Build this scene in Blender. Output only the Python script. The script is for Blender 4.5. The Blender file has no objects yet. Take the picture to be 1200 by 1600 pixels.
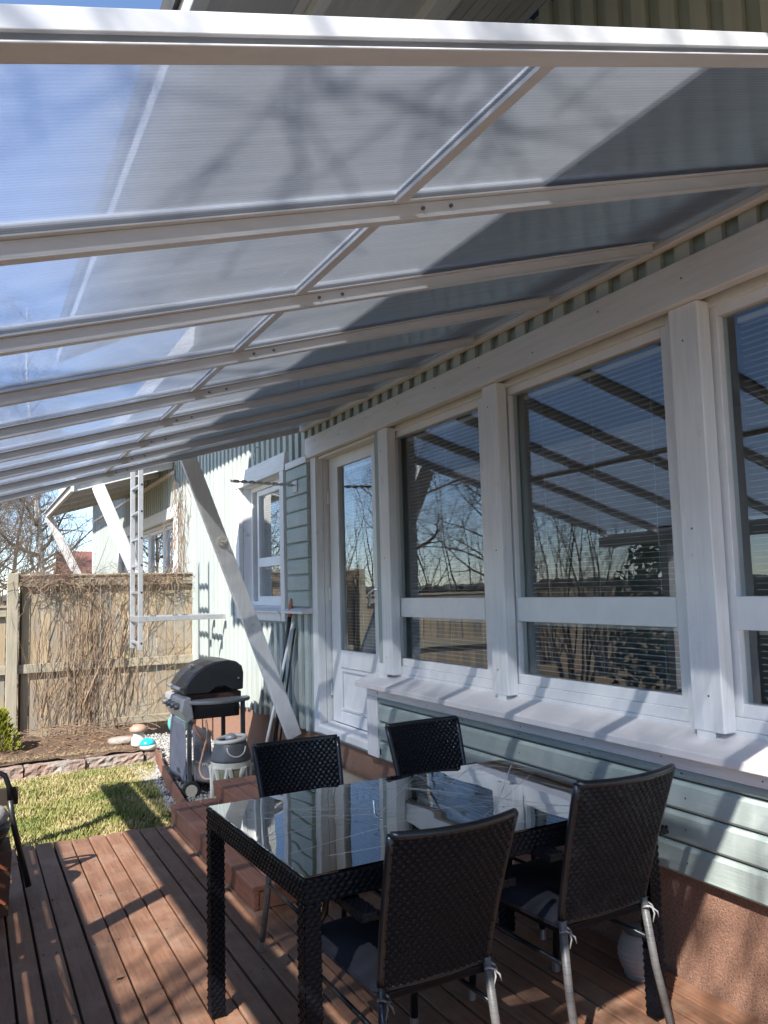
import bpy, math, random
import numpy as np
from mathutils import Matrix, Vector

sc = bpy.context.scene
C = sc.collection
R = math.radians

# ------------------------------------------------------------------ camera
YAW, PITCH, ROLL, FPX, CAMH = 27.5, 5.5, -1.5, 1250.0, 1.53
_y, _p, _r = R(YAW), R(PITCH), R(ROLL)
fw = Vector((math.sin(_y)*math.cos(_p), math.cos(_y)*math.cos(_p), math.sin(_p)))
rt = Vector((math.cos(_y), -math.sin(_y), 0)); up = rt.cross(fw)
rt2 = rt*math.cos(_r) + up*math.sin(_r); up2 = -rt*math.sin(_r) + up*math.cos(_r)
cam = bpy.data.cameras.new('camera'); camo = bpy.data.objects.new('camera', cam); C.objects.link(camo)
cam.sensor_fit = 'VERTICAL'; cam.sensor_height = 32; cam.sensor_width = 24; cam.lens = FPX/1600*32
cam.clip_start = .05; cam.clip_end = 2000
mw = Matrix(((rt2.x, up2.x, -fw.x, 0), (rt2.y, up2.y, -fw.y, 0), (rt2.z, up2.z, -fw.z, CAMH), (0, 0, 0, 1)))
camo.matrix_world = mw
sc.camera = camo

# ------------------------------------------------------------------ world, sun, exposure
SUN_EL, SUN_AZ = 43.0, 38.0            # light travels towards +x (38 deg turned to +y) and down
SUN_STRENGTH, SKY_STRENGTH, EXPOSURE = 4.9, 0.15, 1.15
world = bpy.data.worlds.new('World'); sc.world = world; world.use_nodes = True
nt = world.node_tree; nt.nodes.clear()
sky = nt.nodes.new('ShaderNodeTexSky'); sky.sky_type = 'NISHITA'; sky.sun_disc = False
sky.sun_elevation = R(SUN_EL); sky.sun_rotation = R(270-SUN_AZ)
sky.air_density = .7; sky.dust_density = .1; sky.ozone_density = 2.0
bg = nt.nodes.new('ShaderNodeBackground'); bg.inputs['Strength'].default_value = SKY_STRENGTH
wo = nt.nodes.new('ShaderNodeOutputWorld')
nt.links.new(sky.outputs[0], bg.inputs[0]); nt.links.new(bg.outputs[0], wo.inputs[0])
sl = bpy.data.lights.new('sun', 'SUN'); sl.energy = SUN_STRENGTH; sl.angle = R(.53); sl.color = (1, .945, .875)
so = bpy.data.objects.new('sun', sl); C.objects.link(so)
SD = Vector((math.cos(R(SUN_EL))*math.cos(R(SUN_AZ)), math.cos(R(SUN_EL))*math.sin(R(SUN_AZ)), -math.sin(R(SUN_EL))))
so.rotation_euler = SD.to_track_quat('-Z', 'Y').to_euler(); so.location = (-8, -6, 12)
sc.view_settings.view_transform = 'Standard'; sc.view_settings.look = 'None'
sc.view_settings.exposure = EXPOSURE; sc.view_settings.gamma = 1; sc.view_settings.use_curve_mapping = False
sc.render.engine = 'CYCLES'
cy = sc.cycles
cy.use_denoising = True
try: cy.denoiser = 'OPENIMAGEDENOISE'
except Exception: pass
cy.max_bounces = 10; cy.transparent_max_bounces = 24; cy.diffuse_bounces = 4; cy.glossy_bounces = 5; cy.transmission_bounces = 8
cy.caustics_reflective = False; cy.caustics_refractive = False; cy.sample_clamp_indirect = 6

rnd = random.Random(7)
nrnd = np.random.default_rng(11)

# ------------------------------------------------------------------ materials
def _nodes(name):
    m = bpy.data.materials.new(name); m.use_nodes = True
    t = m.node_tree; t.nodes.clear()
    o = t.nodes.new('ShaderNodeOutputMaterial')
    return m, t, o
def N(t, ty, **kw):
    n = t.nodes.new(ty)
    for k, v in kw.items():
        if k in n.inputs: n.inputs[k].default_value = v
        else: setattr(n, k, v)
    return n
def c4(c): return (c[0], c[1], c[2], 1)
def coords(t, scale=(1, 1, 1), perobj=True):
    tc = N(t, 'ShaderNodeTexCoord'); v = tc.outputs['Object']
    if perobj:
        oi = N(t, 'ShaderNodeObjectInfo'); mu = N(t, 'ShaderNodeMath', operation='MULTIPLY'); mu.inputs[1].default_value = 41.7
        t.links.new(oi.outputs['Random'], mu.inputs[0])
        ad = N(t, 'ShaderNodeVectorMath', operation='ADD'); t.links.new(v, ad.inputs[0]); t.links.new(mu.outputs[0], ad.inputs[1]); v = ad.outputs[0]
    mp = N(t, 'ShaderNodeMapping'); mp.inputs['Scale'].default_value = scale
    t.links.new(v, mp.inputs['Vector']); return mp.outputs[0]
def ramp(t, fac, stops):
    r = N(t, 'ShaderNodeValToRGB'); e = r.color_ramp.elements
    while len(e) < len(stops): e.new(.5)
    for i, (p, c) in enumerate(stops): e[i].position = p; e[i].color = c4(c)
    t.links.new(fac, r.inputs[0]); return r.outputs[0]
def noise(t, vec, scale, detail=5, rough=.55, dist=0):
    n = N(t, 'ShaderNodeTexNoise'); n.inputs['Scale'].default_value = scale; n.inputs['Detail'].default_value = detail
    n.inputs['Roughness'].default_value = rough; n.inputs['Distortion'].default_value = dist
    t.links.new(vec, n.inputs['Vector']); return n.outputs['Fac']
def mixc(t, fac, a, b, mode='MIX'):
    m = N(t, 'ShaderNodeMix', data_type='RGBA', blend_type=mode)
    if isinstance(fac, (int, float)): m.inputs[0].default_value = fac
    else: t.links.new(fac, m.inputs[0])
    for i, s in ((6, a), (7, b)):
        if isinstance(s, tuple): m.inputs[i].default_value = c4(s)
        else: t.links.new(s, m.inputs[i])
    return m.outputs[2]

def mat(name, c1, c2, scale=(1, 1, 1), ns=6.0, rough=.6, bump=.15, bs=60.0, bscale=None, blot=None, blotscale=1.5, blotlo=.5, blothi=.68,
        metallic=0.0, spec=.5, vary=.08, lo=.35, hi=.65, dist=.0014, coat=0.0):
    """base colour between c1 and c2 by stretched noise, optional wear blotches of colour blot, small per-object shift, fine relief"""
    m, t, o = _nodes(name)
    v = coords(t, scale)
    f = noise(t, v, ns, 6, .6, .4)
    col = ramp(t, f, [(lo, c1), (hi, c2)])
    if blot:
        f2 = noise(t, coords(t), blotscale, 6, .65)
        fr = ramp(t, f2, [(blotlo, (0, 0, 0)), (blothi, (1, 1, 1))])
        col = mixc(t, fr, col, blot)
    if vary:
        oi = N(t, 'ShaderNodeObjectInfo')
        mr = N(t, 'ShaderNodeMapRange'); mr.inputs['To Min'].default_value = 1-vary; mr.inputs['To Max'].default_value = 1+vary
        t.links.new(oi.outputs['Random'], mr.inputs[0])
        hs = N(t, 'ShaderNodeHueSaturation'); t.links.new(mr.outputs[0], hs.inputs['Value']); t.links.new(col, hs.inputs['Color']); col = hs.outputs[0]
    b = N(t, 'ShaderNodeBsdfPrincipled'); t.links.new(col, b.inputs['Base Color'])
    b.inputs['Roughness'].default_value = rough; b.inputs['Metallic'].default_value = metallic
    b.inputs['Specular IOR Level'].default_value = spec; b.inputs['Coat Weight'].default_value = coat
    if 'wicker' in name or 'tube' in name: b.inputs['Specular Tint'].default_value = (.72, .84, 1, 1)
    if bump:
        fb = noise(t, coords(t, bscale or scale), bs, 5, .6)
        bp = N(t, 'ShaderNodeBump'); bp.inputs['Strength'].default_value = bump; bp.inputs['Distance'].default_value = dist*3
        t.links.new(fb, bp.inputs['Height']); t.links.new(bp.outputs[0], b.inputs['Normal'])
    t.links.new(b.outputs[0], o.inputs[0])
    return m

WHITE = mat('white_painted_wood', (.82, .81, .80), (.74, .73, .73), (14, 1.2, 14), 3, .5, .25, 9, blot=(.52, .51, .50), blotscale=7, blotlo=.66, blothi=.76, vary=.03)
WHITEV = mat('white_painted_post', (.82, .815, .81), (.72, .72, .72), (14, 14, 1.0), 3, .5, .3, 9, blot=(.50, .50, .50), blotscale=6, blotlo=.63, blothi=.76, vary=.03)
SILLM = mat('pale_painted_sill', (.78, .74, .73), (.72, .685, .685), (3, 1, 3), 4, .45, .12, 20, vary=.02)
SASH = mat('white_window_frame', (.82, .815, .81), (.77, .765, .76), (2, 2, 2), 4, .35, .05, 30, vary=.01)
ALU = mat('white_powder_aluminium', (.62, .63, .655), (.56, .57, .595), (.6, 6, 6), 5, .32, .04, 40, spec=.6, vary=.02, blot=(.50, .50, .48), blotscale=5, blotlo=.6, blothi=.8)
RAW = mat('bare_aluminium', (.50, .51, .525), (.42, .43, .445), (2, 2, 2), 9, .42, .05, 50, metallic=.55)
SAGE = mat('sage_painted_board', (.375, .44, .415), (.32, .385, .365), (12, .8, 12), 3, .5, .35, 9, blot=(.42, .48, .455), blotscale=2.5, vary=.04)
SAGEV = mat('sage_painted_cladding', (.455, .49, .465), (.405, .445, .425), (12, 12, .8), 3, .55, .3, 9, blot=(.47, .52, .49), blotscale=1.2, vary=.05)
BACK = mat('sage_cladding_recess', (.36, .42, .40), (.315, .375, .36), (10, 10, .8), 3, .6, .2, 9, vary=0)
PLINTH = mat('brown_rough_render', (.42, .24, .165), (.20, .10, .066), (1, 1, 1), 120, .92, 1.0, 150, vary=0, dist=.004, lo=.32, hi=.68)
DECK = mat('red_brown_decking', (.235, .118, .070), (.160, .080, .048), (16, .9, 16), 4, .62, .5, 7, blot=(.29, .185, .13), blotscale=3.5, blotlo=.48, blothi=.72, vary=.14)
STEPM = mat('red_brown_step_board', (.25, .105, .07), (.18, .075, .05), (16, .9, 16), 4, .58, .4, 7, blot=(.26, .14, .105), blotscale=3, blotlo=.55, blothi=.75, vary=.10)
DARK = mat('dark_brown_subframe', (.05, .035, .025), (.03, .02, .015), (1, 1, 1), 5, .9, 0, vary=0)  # near-black brown for deck and step frames, backings and a chair slat
FENCEM = mat('weathered_fence_board', (.42, .33, .21), (.30, .23, .145), (14, 14, .9), 4, .8, .5, 9, blot=(.27, .245, .20), blotscale=1.6, blotlo=.42, blothi=.6, vary=.16)
FENCEG = mat('grey_fence_rail', (.36, .31, .23), (.26, .23, .17), (.9, 12, 12), 4, .8, .5, 9, blot=(.27, .26, .20), blotscale=2, vary=.08)
FENCEP = mat('grey_fence_post', (.34, .30, .225), (.25, .225, .17), (12, 12, .9), 4, .8, .5, 9, blot=(.25, .25, .19), blotscale=2, vary=.08)
VINE = mat('dry_vine_stem', (.25, .155, .10), (.15, .105, .075), (1, 1, 1), 9, .75, 0, vary=0, blot=(.33, .25, .17), blotscale=3)
BARK = mat('grey_brown_bark', (.13, .10, .075), (.075, .06, .045), (3, 3, 3), 4, .9, .4, 20, vary=.15)
TWIG = mat('pale_brown_twig', (.155, .12, .085), (.09, .07, .05), (1, 1, 1), 3, .85, 0, vary=.2)
BIRCH = mat('birch_bark', (.72, .70, .66), (.60, .57, .52), (1, 1, 4), 2, .75, .3, 20, blot=(.06, .05, .045), blotscale=4, blotlo=.56, blothi=.62, vary=.05)
WICKER = mat('black_resin_wicker', (.0050, .0055, .0080), (.0030, .0034, .0052), (30, 30, 30), 6, .32, .1, 90, spec=.14, vary=0)
WICKERW = mat('dusty_black_wicker', (.010, .0105, .0130), (.006, .0064, .0082), (4, 4, 4), 6, .42, .1, 90, spec=.16, vary=0, blot=(.024, .025, .027), blotscale=5, blotlo=.5, blothi=.7)
TUBE = mat('black_round_tube', (.012, .012, .014), (.008, .008, .009), (2, 2, 2), 6, .35, .05, 60, spec=.5, vary=0)
TUBEG = mat('worn_grey_tube', (.16, .155, .15), (.09, .088, .085), (2, 2, 60), 6, .4, .25, 4, spec=.5, vary=0)
STEEL = mat('dull_steel_cap', (.50, .49, .47), (.40, .39, .38), (2, 2, 2), 6, .35, 0, metallic=.8, vary=0)
CUSH = mat('dark_blue_grey_cushion', (.036, .038, .050), (.026, .028, .038), (1, 1, 1), 8, .9, .35, 240, vary=.05, spec=.2)
RIBBON = mat('grey_tie_ribbon', (.36, .36, .37), (.28, .28, .29), (1, 1, 1), 20, .8, .1, 90, vary=0)
GRILLK = mat('black_enamel', (.026, .026, .027), (.018, .018, .019), (1, 1, 1), 6, .38, .06, 120, spec=.5, vary=0)
GRILLG = mat('grey_grill_metal', (.40, .40, .41), (.33, .33, .34), (1, 1, 1), 8, .42, .05, 60, metallic=.3, vary=0)
GRILLD = mat('dark_grey_plastic', (.105, .107, .115), (.08, .082, .09), (1, 1, 1), 8, .45, .08, 120, vary=0)
CLOTH = mat('grey_woven_cover', (.29, .28, .31), (.22, .215, .24), (1, 1, 1), 5, .85, .3, 160, vary=0)
RUST = mat('rusty_firebox', (.11, .045, .03), (.05, .03, .025), (1, 1, 1), 14, .8, .3, 60, vary=0)
CREAM = mat('cream_plastic', (.72, .69, .60), (.64, .61, .53), (1, 1, 1), 5, .4, .05, 60, vary=0)
OLIVE = mat('translucent_olive_shell', (.28, .27, .17), (.22, .21, .13), (1, 1, 1), 5, .3, 0, vary=0)
ORANGE = mat('orange_rubber', (.52, .20, .09), (.42, .17, .08), (1, 1, 1), 8, .5, 0, vary=0)
PEACH = mat('faded_gas_hose', (.58, .35, .25), (.5, .28, .19), (1, 1, 1), 8, .5, 0, vary=0)
RUBBER = mat('black_rubber', (.02, .02, .02), (.03, .03, .03), (1, 1, 1), 8, .7, .1, 80, vary=0)
BLOCK = mat('rough_red_grey_block', (.30, .175, .13), (.27, .215, .18), (1, 1, 1), 3.5, .9, 1.0, 40, blot=(.34, .32, .285), blotscale=3, blotlo=.5, blothi=.62, vary=.14, dist=.006)
SOIL = mat('dark_soil', (.085, .050, .032), (.20, .13, .08), (1, 1, 1), 22, .95, 1.0, 60, vary=0, dist=.01)
LAWN = mat('lawn_earth', (.20, .17, .055), (.13, .14, .035), (1, 1, 1), 4, .95, .6, 40, vary=0, dist=.006)
FIELD = mat('dry_field', (.26, .185, .10), (.19, .14, .075), (1, 1, 1), .6, .95, .6, 8, vary=0, dist=.02)
STONE = mat('grey_gravel', (.46, .45, .43), (.24, .235, .23), (1, 1, 1), 26, .85, .2, 90, vary=0)
CERA = mat('cream_ceramic', (.72, .68, .60), (.62, .57, .50), (1, 1, 1), 7, .5, .1, 60, vary=0)
CAPB = mat('brown_ceramic', (.40, .25, .18), (.33, .20, .15), (1, 1, 1), 7, .55, .1, 60, vary=0)
TURQ = mat('turquoise_glaze', (.02, .46, .55), (.015, .38, .47), (1, 1, 1), 5, .25, 0, vary=0)
MINT = mat('mint_plastic', (.12, .50, .42), (.10, .43, .37), (1, 1, 1), 5, .4, 0, vary=0)
LEAFY = mat('yellow_green_conifer', (.36, .36, .035), (.20, .24, .03), (1, 1, 1), 14, .7, 0, vary=0)
EVER = mat('dark_evergreen', (.03, .045, .02), (.05, .06, .025), (1, 1, 1), 4, .8, 0, vary=.2)
MATM = mat('beige_door_mat', (.38, .33, .27), (.31, .27, .22), (1, 1, 1), 60, .95, .8, 160, vary=0)
SOFF = mat('grey_plywood_soffit', (.64, .63, .62), (.55, .54, .53), (6, .7, 6), 4, .8, .3, 20, blot=(.44, .42, .40), blotscale=3, blotlo=.6, blothi=.72, vary=.04)
SOFFB = mat('grey_soffit_board', (.50, .50, .51), (.44, .44, .45), (10, .8, 10), 4, .7, .3, 10, vary=.05)
ROOFD = mat('dark_roofing', (.06, .06, .06), (.04, .04, .04), (1, 1, 1), 9, .9, .3, 40, vary=0)
REDT = mat('red_roof_tile', (.24, .10, .075), (.18, .075, .055), (1, 1, 1), 6, .8, .3, 30, vary=.12)
ROOM = mat('dim_room_wall', (.42, .41, .40), (.36, .35, .34), (1, 1, 1), 3, .9, 0, vary=0)
SLAT = mat('aluminium_blind_slat', (.80, .82, .85), (.76, .78, .81), (1, 1, 1), 3, .4, 0, vary=.03)
IRON = mat('galvanised_iron', (.58, .58, .57), (.48, .48, .47), (1, 1, 1), 12, .5, .1, 60, metallic=.4, vary=0)
CHROME = mat('polished_chrome', (.75, .75, .75), (.7, .7, .7), (1, 1, 1), 3, .12, 0, metallic=1, vary=0)
WHITEP = mat('white_plastic_pipe', (.72, .72, .70), (.65, .65, .63), (1, 1, 1), 4, .4, 0, vary=0)
TERRA = mat('orange_red_handle', (.50, .15, .07), (.42, .12, .055), (1, 1, 1), 6, .5, 0, vary=0)
GRANITE = mat('speckled_grey_stone', (.50, .49, .48), (.26, .26, .26), (1, 1, 1), 60, .7, .2, 90, vary=0)
CORTEN = mat('rust_brown_box', (.115, .05, .025), (.07, .035, .02), (1, 1, 1), 7, .7, .2, 40, vary=0)
GLOBE = mat('grey_ribbed_globe', (.36, .36, .37), (.28, .28, .29), (1, 1, 1), 6, .5, 0, vary=0)
STRANDM = mat('pale_etched_line', (.50, .51, .53), (.42, .43, .45), (1, 1, 1), 9, .6, 0, vary=0)
SHELF = mat('grey_shelf_plastic', (.20, .20, .205), (.15, .15, .155), (1, 1, 1), 8, .45, .06, 120, vary=0)
LEAFD = mat('dry_leaf', (.30, .17, .08), (.20, .12, .06), (1, 1, 1), 30, .8, 0, vary=0)
STRAW = mat('straw', (.48, .37, .20), (.38, .29, .15), (1, 1, 1), 20, .8, 0, vary=0)
TREELINE = mat('far_wood', (.10, .095, .085), (.07, .07, .06), (1, 1, 1), .3, .95, 0, vary=0)

def grass_mat():
    m, t, o = _nodes('grass_blade')
    f = noise(t, coords(t, perobj=False), 2.6, 5, .65)
    f2 = noise(t, coords(t, perobj=False), 60, 2, .5)
    a = ramp(t, f, [(.36, (.10, .155, .022)), (.48, (.20, .205, .05)), (.60, (.42, .355, .17))])
    col = mixc(t, ramp(t, f2, [(.4, (0, 0, 0)), (.7, (.55, .55, .55))]), a, (.46, .40, .20))
    b = N(t, 'ShaderNodeBsdfPrincipled'); t.links.new(col, b.inputs['Base Color']); b.inputs['Roughness'].default_value = .6
    b.inputs['Specular IOR Level'].default_value = .25
    t.links.new(b.outputs[0], o.inputs[0]); return m
GRASS = grass_mat()

def glass_mat(name, tint, ior, rough=0.0, gain=1.0, wave=.004):
    m, t, o = _nodes(name)
    tr = N(t, 'ShaderNodeBsdfTransparent'); tr.inputs[0].default_value = c4(tint)
    gl = N(t, 'ShaderNodeBsdfGlossy'); gl.inputs['Roughness'].default_value = rough; gl.inputs['Color'].default_value = (.96, .98, 1, 1)
    fr = N(t, 'ShaderNodeFresnel'); fr.inputs['IOR'].default_value = ior
    mu = N(t, 'ShaderNodeMath', operation='MULTIPLY', use_clamp=True); mu.inputs[1].default_value = gain
    t.links.new(fr.outputs[0], mu.inputs[0])
    ge = N(t, 'ShaderNodeNewGeometry'); iv = N(t, 'ShaderNodeMath', operation='SUBTRACT'); iv.inputs[0].default_value = 1; t.links.new(ge.outputs['Backfacing'], iv.inputs[1])
    m2 = N(t, 'ShaderNodeMath', operation='MULTIPLY'); t.links.new(mu.outputs[0], m2.inputs[0]); t.links.new(iv.outputs[0], m2.inputs[1]); mu = m2   # only the face turned to the viewer mirrors
    # slight waviness of float glass
    nz = noise(t, coords(t), 1.6, 2, .5)
    bp = N(t, 'ShaderNodeBump'); bp.inputs['Strength'].default_value = .3; bp.inputs['Distance'].default_value = wave
    t.links.new(nz, bp.inputs['Height']); t.links.new(bp.outputs[0], gl.inputs['Normal'])
    mx = N(t, 'ShaderNodeMixShader'); t.links.new(mu.outputs[0], mx.inputs[0]); t.links.new(tr.outputs[0], mx.inputs[1]); t.links.new(gl.outputs[0], mx.inputs[2])
    t.links.new(mx.outputs[0], o.inputs[0]); return m
GLASS = glass_mat('window_glass', (.88, .91, .91), 1.5, 0, 2.3)
SMOKE = glass_mat('smoked_table_glass', (.34, .36, .37), 1.6, .0, 2.0, .012)

def poly_mat():
    """twin-wall polycarbonate: flutes every centimetre, part clear, part scattering, dusty blotches"""
    m, t, o = _nodes('twin_wall_polycarbonate')
    tc = N(t, 'ShaderNodeTexCoord')
    w = N(t, 'ShaderNodeTexWave', wave_type='BANDS', bands_direction='Y', wave_profile='SIN')
    w.inputs['Scale'].default_value = 31.0; w.inputs['Distortion'].default_value = .15; w.inputs['Detail'].default_value = 1
    t.links.new(tc.outputs['Object'], w.inputs['Vector'])
    d1 = noise(t, coords(t, (.8, 2.2, 1)), 1.6, 7, .68)
    d2 = noise(t, coords(t, (.55, 26, 1)), 2.2, 4, .6)
    dm = N(t, 'ShaderNodeMath', operation='MULTIPLY_ADD'); dm.inputs[1].default_value = .45; t.links.new(d2, dm.inputs[0])
    dn = N(t, 'ShaderNodeMath', operation='MULTIPLY'); dn.inputs[1].default_value = .55; t.links.new(d1, dn.inputs[0]); t.links.new(dn.outputs[0], dm.inputs[2])
    dirt = dm.outputs[0]
    dr = N(t, 'ShaderNodeMapRange'); dr.inputs['From Min'].default_value = .3; dr.inputs['From Max'].default_value = .7
    dr.inputs['To Min'].default_value = .32; dr.inputs['To Max'].default_value = .62
    t.links.new(dirt, dr.inputs[0])
    wv = N(t, 'ShaderNodeMath', operation='MULTIPLY_ADD'); wv.inputs[1].default_value = .16; t.links.new(w.outputs['Fac'], wv.inputs[0]); t.links.new(dr.outputs[0], wv.inputs[2])
    clear = N(t, 'ShaderNodeBsdfTransparent'); clear.inputs[0].default_value = (.92, .95, .99, 1)
    rf = N(t, 'ShaderNodeBsdfRefraction'); rf.inputs['Roughness'].default_value = .55; rf.inputs['IOR'].default_value = 1.05; rf.inputs['Color'].default_value = (.87, .91, .98, 1)
    tl = N(t, 'ShaderNodeBsdfTranslucent'); tl.inputs[0].default_value = (.72, .76, .83, 1)
    gl = N(t, 'ShaderNodeBsdfGlossy'); gl.inputs['Roughness'].default_value = .22; gl.inputs['Color'].default_value = (.9, .9, .9, 1)
    df = N(t, 'ShaderNodeBsdfDiffuse'); df.inputs[0].default_value = (.38, .38, .40, 1)
    s1 = N(t, 'ShaderNodeMixShader'); s1.inputs[0].default_value = .18; t.links.new(rf.outputs[0], s1.inputs[1]); t.links.new(tl.outputs[0], s1.inputs[2])
    s1b = N(t, 'ShaderNodeMixShader'); s1b.inputs[0].default_value = .10; t.links.new(s1.outputs[0], s1b.inputs[1]); t.links.new(df.outputs[0], s1b.inputs[2])
    s2 = N(t, 'ShaderNodeMixShader'); t.links.new(wv.outputs[0], s2.inputs[0]); t.links.new(clear.outputs[0], s2.inputs[1]); t.links.new(s1b.outputs[0], s2.inputs[2])
    bp = N(t, 'ShaderNodeBump'); bp.inputs['Strength'].default_value = .5; bp.inputs['Distance'].default_value = .002
    t.links.new(w.outputs['Fac'], bp.inputs['Height']); t.links.new(bp.outputs[0], gl.inputs['Normal'])
    s3 = N(t, 'ShaderNodeMixShader'); s3.inputs[0].default_value = .08; t.links.new(s2.outputs[0], s3.inputs[1]); t.links.new(gl.outputs[0], s3.inputs[2])
    t.links.new(s3.outputs[0], o.inputs[0]); return m
POLY = poly_mat()

# ------------------------------------------------------------------ mesh helpers
def wloc(o):
    v = Vector((0, 0, 0))
    while o is not None: v += o.location; o = o.parent
    return v
class M:
    def __init__(s): s.v = []; s.f = []; s.n = 0; s.sm = False
    def add(s, vs, fs):
        k = s.n; s.v.extend([tuple(p) for p in vs]); s.f.extend([tuple(i+k for i in f) for f in fs]); s.n += len(vs); return s
    def box(s, x0, x1, y0, y1, z0, z1):
        vs = [(x, y, z) for x in (x0, x1) for y in (y0, y1) for z in (z0, z1)]
        return s.add(vs, [(0, 1, 3, 2), (4, 6, 7, 5), (0, 4, 5, 1), (2, 3, 7, 6), (0, 2, 6, 4), (1, 5, 7, 3)])
    def obox(s, a, b, w, h, upv=(0, 0, 1), shift=0.0):
        """bar from a to b, w across, h along upv (upv made perpendicular)"""
        a = Vector(a); b = Vector(b); d = (b-a).normalized(); u = Vector(upv); u = (u-d*u.dot(d)).normalized(); r = d.cross(u)
        vs = []
        for p in (a, b):
            for i, j in ((-1, -1), (1, -1), (1, 1), (-1, 1)): vs.append(p+r*(i*w/2)+u*(j*h/2+shift))
        return s.add(vs, [(3, 2, 1, 0), (4, 5, 6, 7), (0, 1, 5, 4), (1, 2, 6, 5), (2, 3, 7, 6), (3, 0, 4, 7)])
    def tube(s, pts, r, n=8, cap=True):
        pts = [Vector(p) for p in pts]; rs = r if isinstance(r, (list, tuple)) else [r]*len(pts)
        vs = []; ref = None
        for i, p in enumerate(pts):
            d = (pts[min(i+1, len(pts)-1)]-pts[max(i-1, 0)]).normalized()
            if ref is None:
                ref = Vector((0, 0, 1)) if abs(d.z) < .9 else Vector((1, 0, 0))
            u = (ref-d*ref.dot(d))
            if u.length < 1e-4: u = d.orthogonal()
            u.normalize(); w = d.cross(u); ref = u
            for k in range(n):
                a = 2*math.pi*k/n; vs.append(p+(u*math.cos(a)+w*math.sin(a))*rs[i])
        fs = [(i*n+k, i*n+(k+1) % n, (i+1)*n+(k+1) % n, (i+1)*n+k) for i in range(len(pts)-1) for k in range(n)]
        if cap: fs += [tuple(range(n-1, -1, -1)), tuple(range((len(pts)-1)*n, len(pts)*n))]
        return s.add(vs, fs)
    def lathe(s, prof, c=(0, 0, 0), n=24, sx=1, sy=1):
        vs = []
        for r, z in prof:
            for k in range(n):
                a = 2*math.pi*k/n; vs.append((c[0]+r*sx*math.cos(a), c[1]+r*sy*math.sin(a), c[2]+z))
        m = len(prof)
        fs = [(i*n+k, i*n+(k+1) % n, (i+1)*n+(k+1) % n, (i+1)*n+k) for i in range(m-1) for k in range(n)]
        fs += [tuple(range(n-1, -1, -1)), tuple(range((m-1)*n, m*n))]
        return s.add(vs, fs)
    def prism(s, prof, y0, y1):
        """profile in x,z extruded along y"""
        n = len(prof); vs = [(x, y0, z) for x, z in prof]+[(x, y1, z) for x, z in prof]
        return s.add(vs, [tuple(range(n)), tuple(range(2*n-1, n-1, -1))]+[(i, i+n, (i+1) % n+n, (i+1) % n) for i in range(n)])
    def prismx(s, prof, x0, x1):
        n = len(prof); vs = [(x0, y, z) for y, z in prof]+[(x1, y, z) for y, z in prof]
        return s.add(vs, [tuple(range(n-1, -1, -1)), tuple(range(n, 2*n))]+[(i, (i+1) % n, (i+1) % n+n, i+n) for i in range(n)])
    def sheet(s, P):
        """grid of points P[i][j]"""
        a, b = len(P), len(P[0]); vs = [p for row in P for p in row]
        return s.add(vs, [(i*b+j, i*b+j+1, (i+1)*b+j+1, (i+1)*b+j) for i in range(a-1) for j in range(b-1)])
    def mesh(s, name, m, off=Vector((0, 0, 0)), smooth=False):
        me = bpy.data.meshes.new(name); o = off
        me.from_pydata([(p[0]-o[0], p[1]-o[1], p[2]-o[2]) for p in s.v], [], s.f); me.materials.append(m); me.update()
        if smooth or s.sm: me.polygons.foreach_set('use_smooth', [True]*len(me.polygons))
        return me
    def build(s, name, m, parent=None, bevel=0, smooth=False, local=False):
        off = Vector((0, 0, 0)) if local or parent is None else wloc(parent)
        me = s.mesh(name, m, off, smooth)
        return place(name, me, parent, bevel=bevel)
def place(name, me, parent=None, loc=(0, 0, 0), bevel=0):
    o = bpy.data.objects.new(name, me); C.objects.link(o); o.parent = parent; o.location = loc
    if bevel:
        b = o.modifiers.new('bevel', 'BEVEL'); b.width = bevel; b.segments = 2; b.limit_method = 'ANGLE'; b.angle_limit = R(40)
    return o
def thing(name, label, cat, loc=(0, 0, 0), group=None, kind=None):
    o = bpy.data.objects.new(name, None); C.objects.link(o); o.location = loc; o.empty_display_size = .1
    if label: o['label'] = label
    if cat: o['category'] = cat
    if group: o['group'] = group
    if kind: o['kind'] = kind
    return o
def tag(o, label, cat, group=None):
    o['label'] = label; o['category'] = cat
    if group: o['group'] = group
    return o
def kind(o, k): o['kind'] = k; return o
def copy_tree(o, parent=None):
    c = o.copy(); C.objects.link(c)
    if parent is not None: c.parent = parent
    for ch in list(o.children): copy_tree(ch, c)
    return c
def npmesh(name, verts, faces, m, smooth=False):
    me = bpy.data.meshes.new(name)
    verts = np.asarray(verts, np.float32); faces = np.asarray(faces, np.int32); k = faces.shape[1]
    me.vertices.add(len(verts)); me.vertices.foreach_set('co', verts.ravel())
    me.loops.add(faces.size); me.loops.foreach_set('vertex_index', faces.ravel())
    me.polygons.add(len(faces)); me.polygons.foreach_set('loop_start', np.arange(0, faces.size, k, dtype=np.int32))
    try: me.polygons.foreach_set('loop_total', np.full(len(faces), k, np.int32))
    except Exception: pass
    me.materials.append(m); me.update(calc_edges=True); me.validate()
    if smooth: me.polygons.foreach_set('use_smooth', [True]*len(faces))
    return me
def smooth_angle(o):
    o.data.polygons.foreach_set('use_smooth', [True]*len(o.data.polygons))
    e = o.modifiers.new('edges', 'EDGE_SPLIT'); e.split_angle = R(35)
    return o

GZ = -.15                                # lawn level; the deck top is z = 0
XW = 2.5                                 # face of the house wall
def zr(x): return 2.87-.29*(2.5-x)       # underside of the patio roof's rafters

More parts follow.
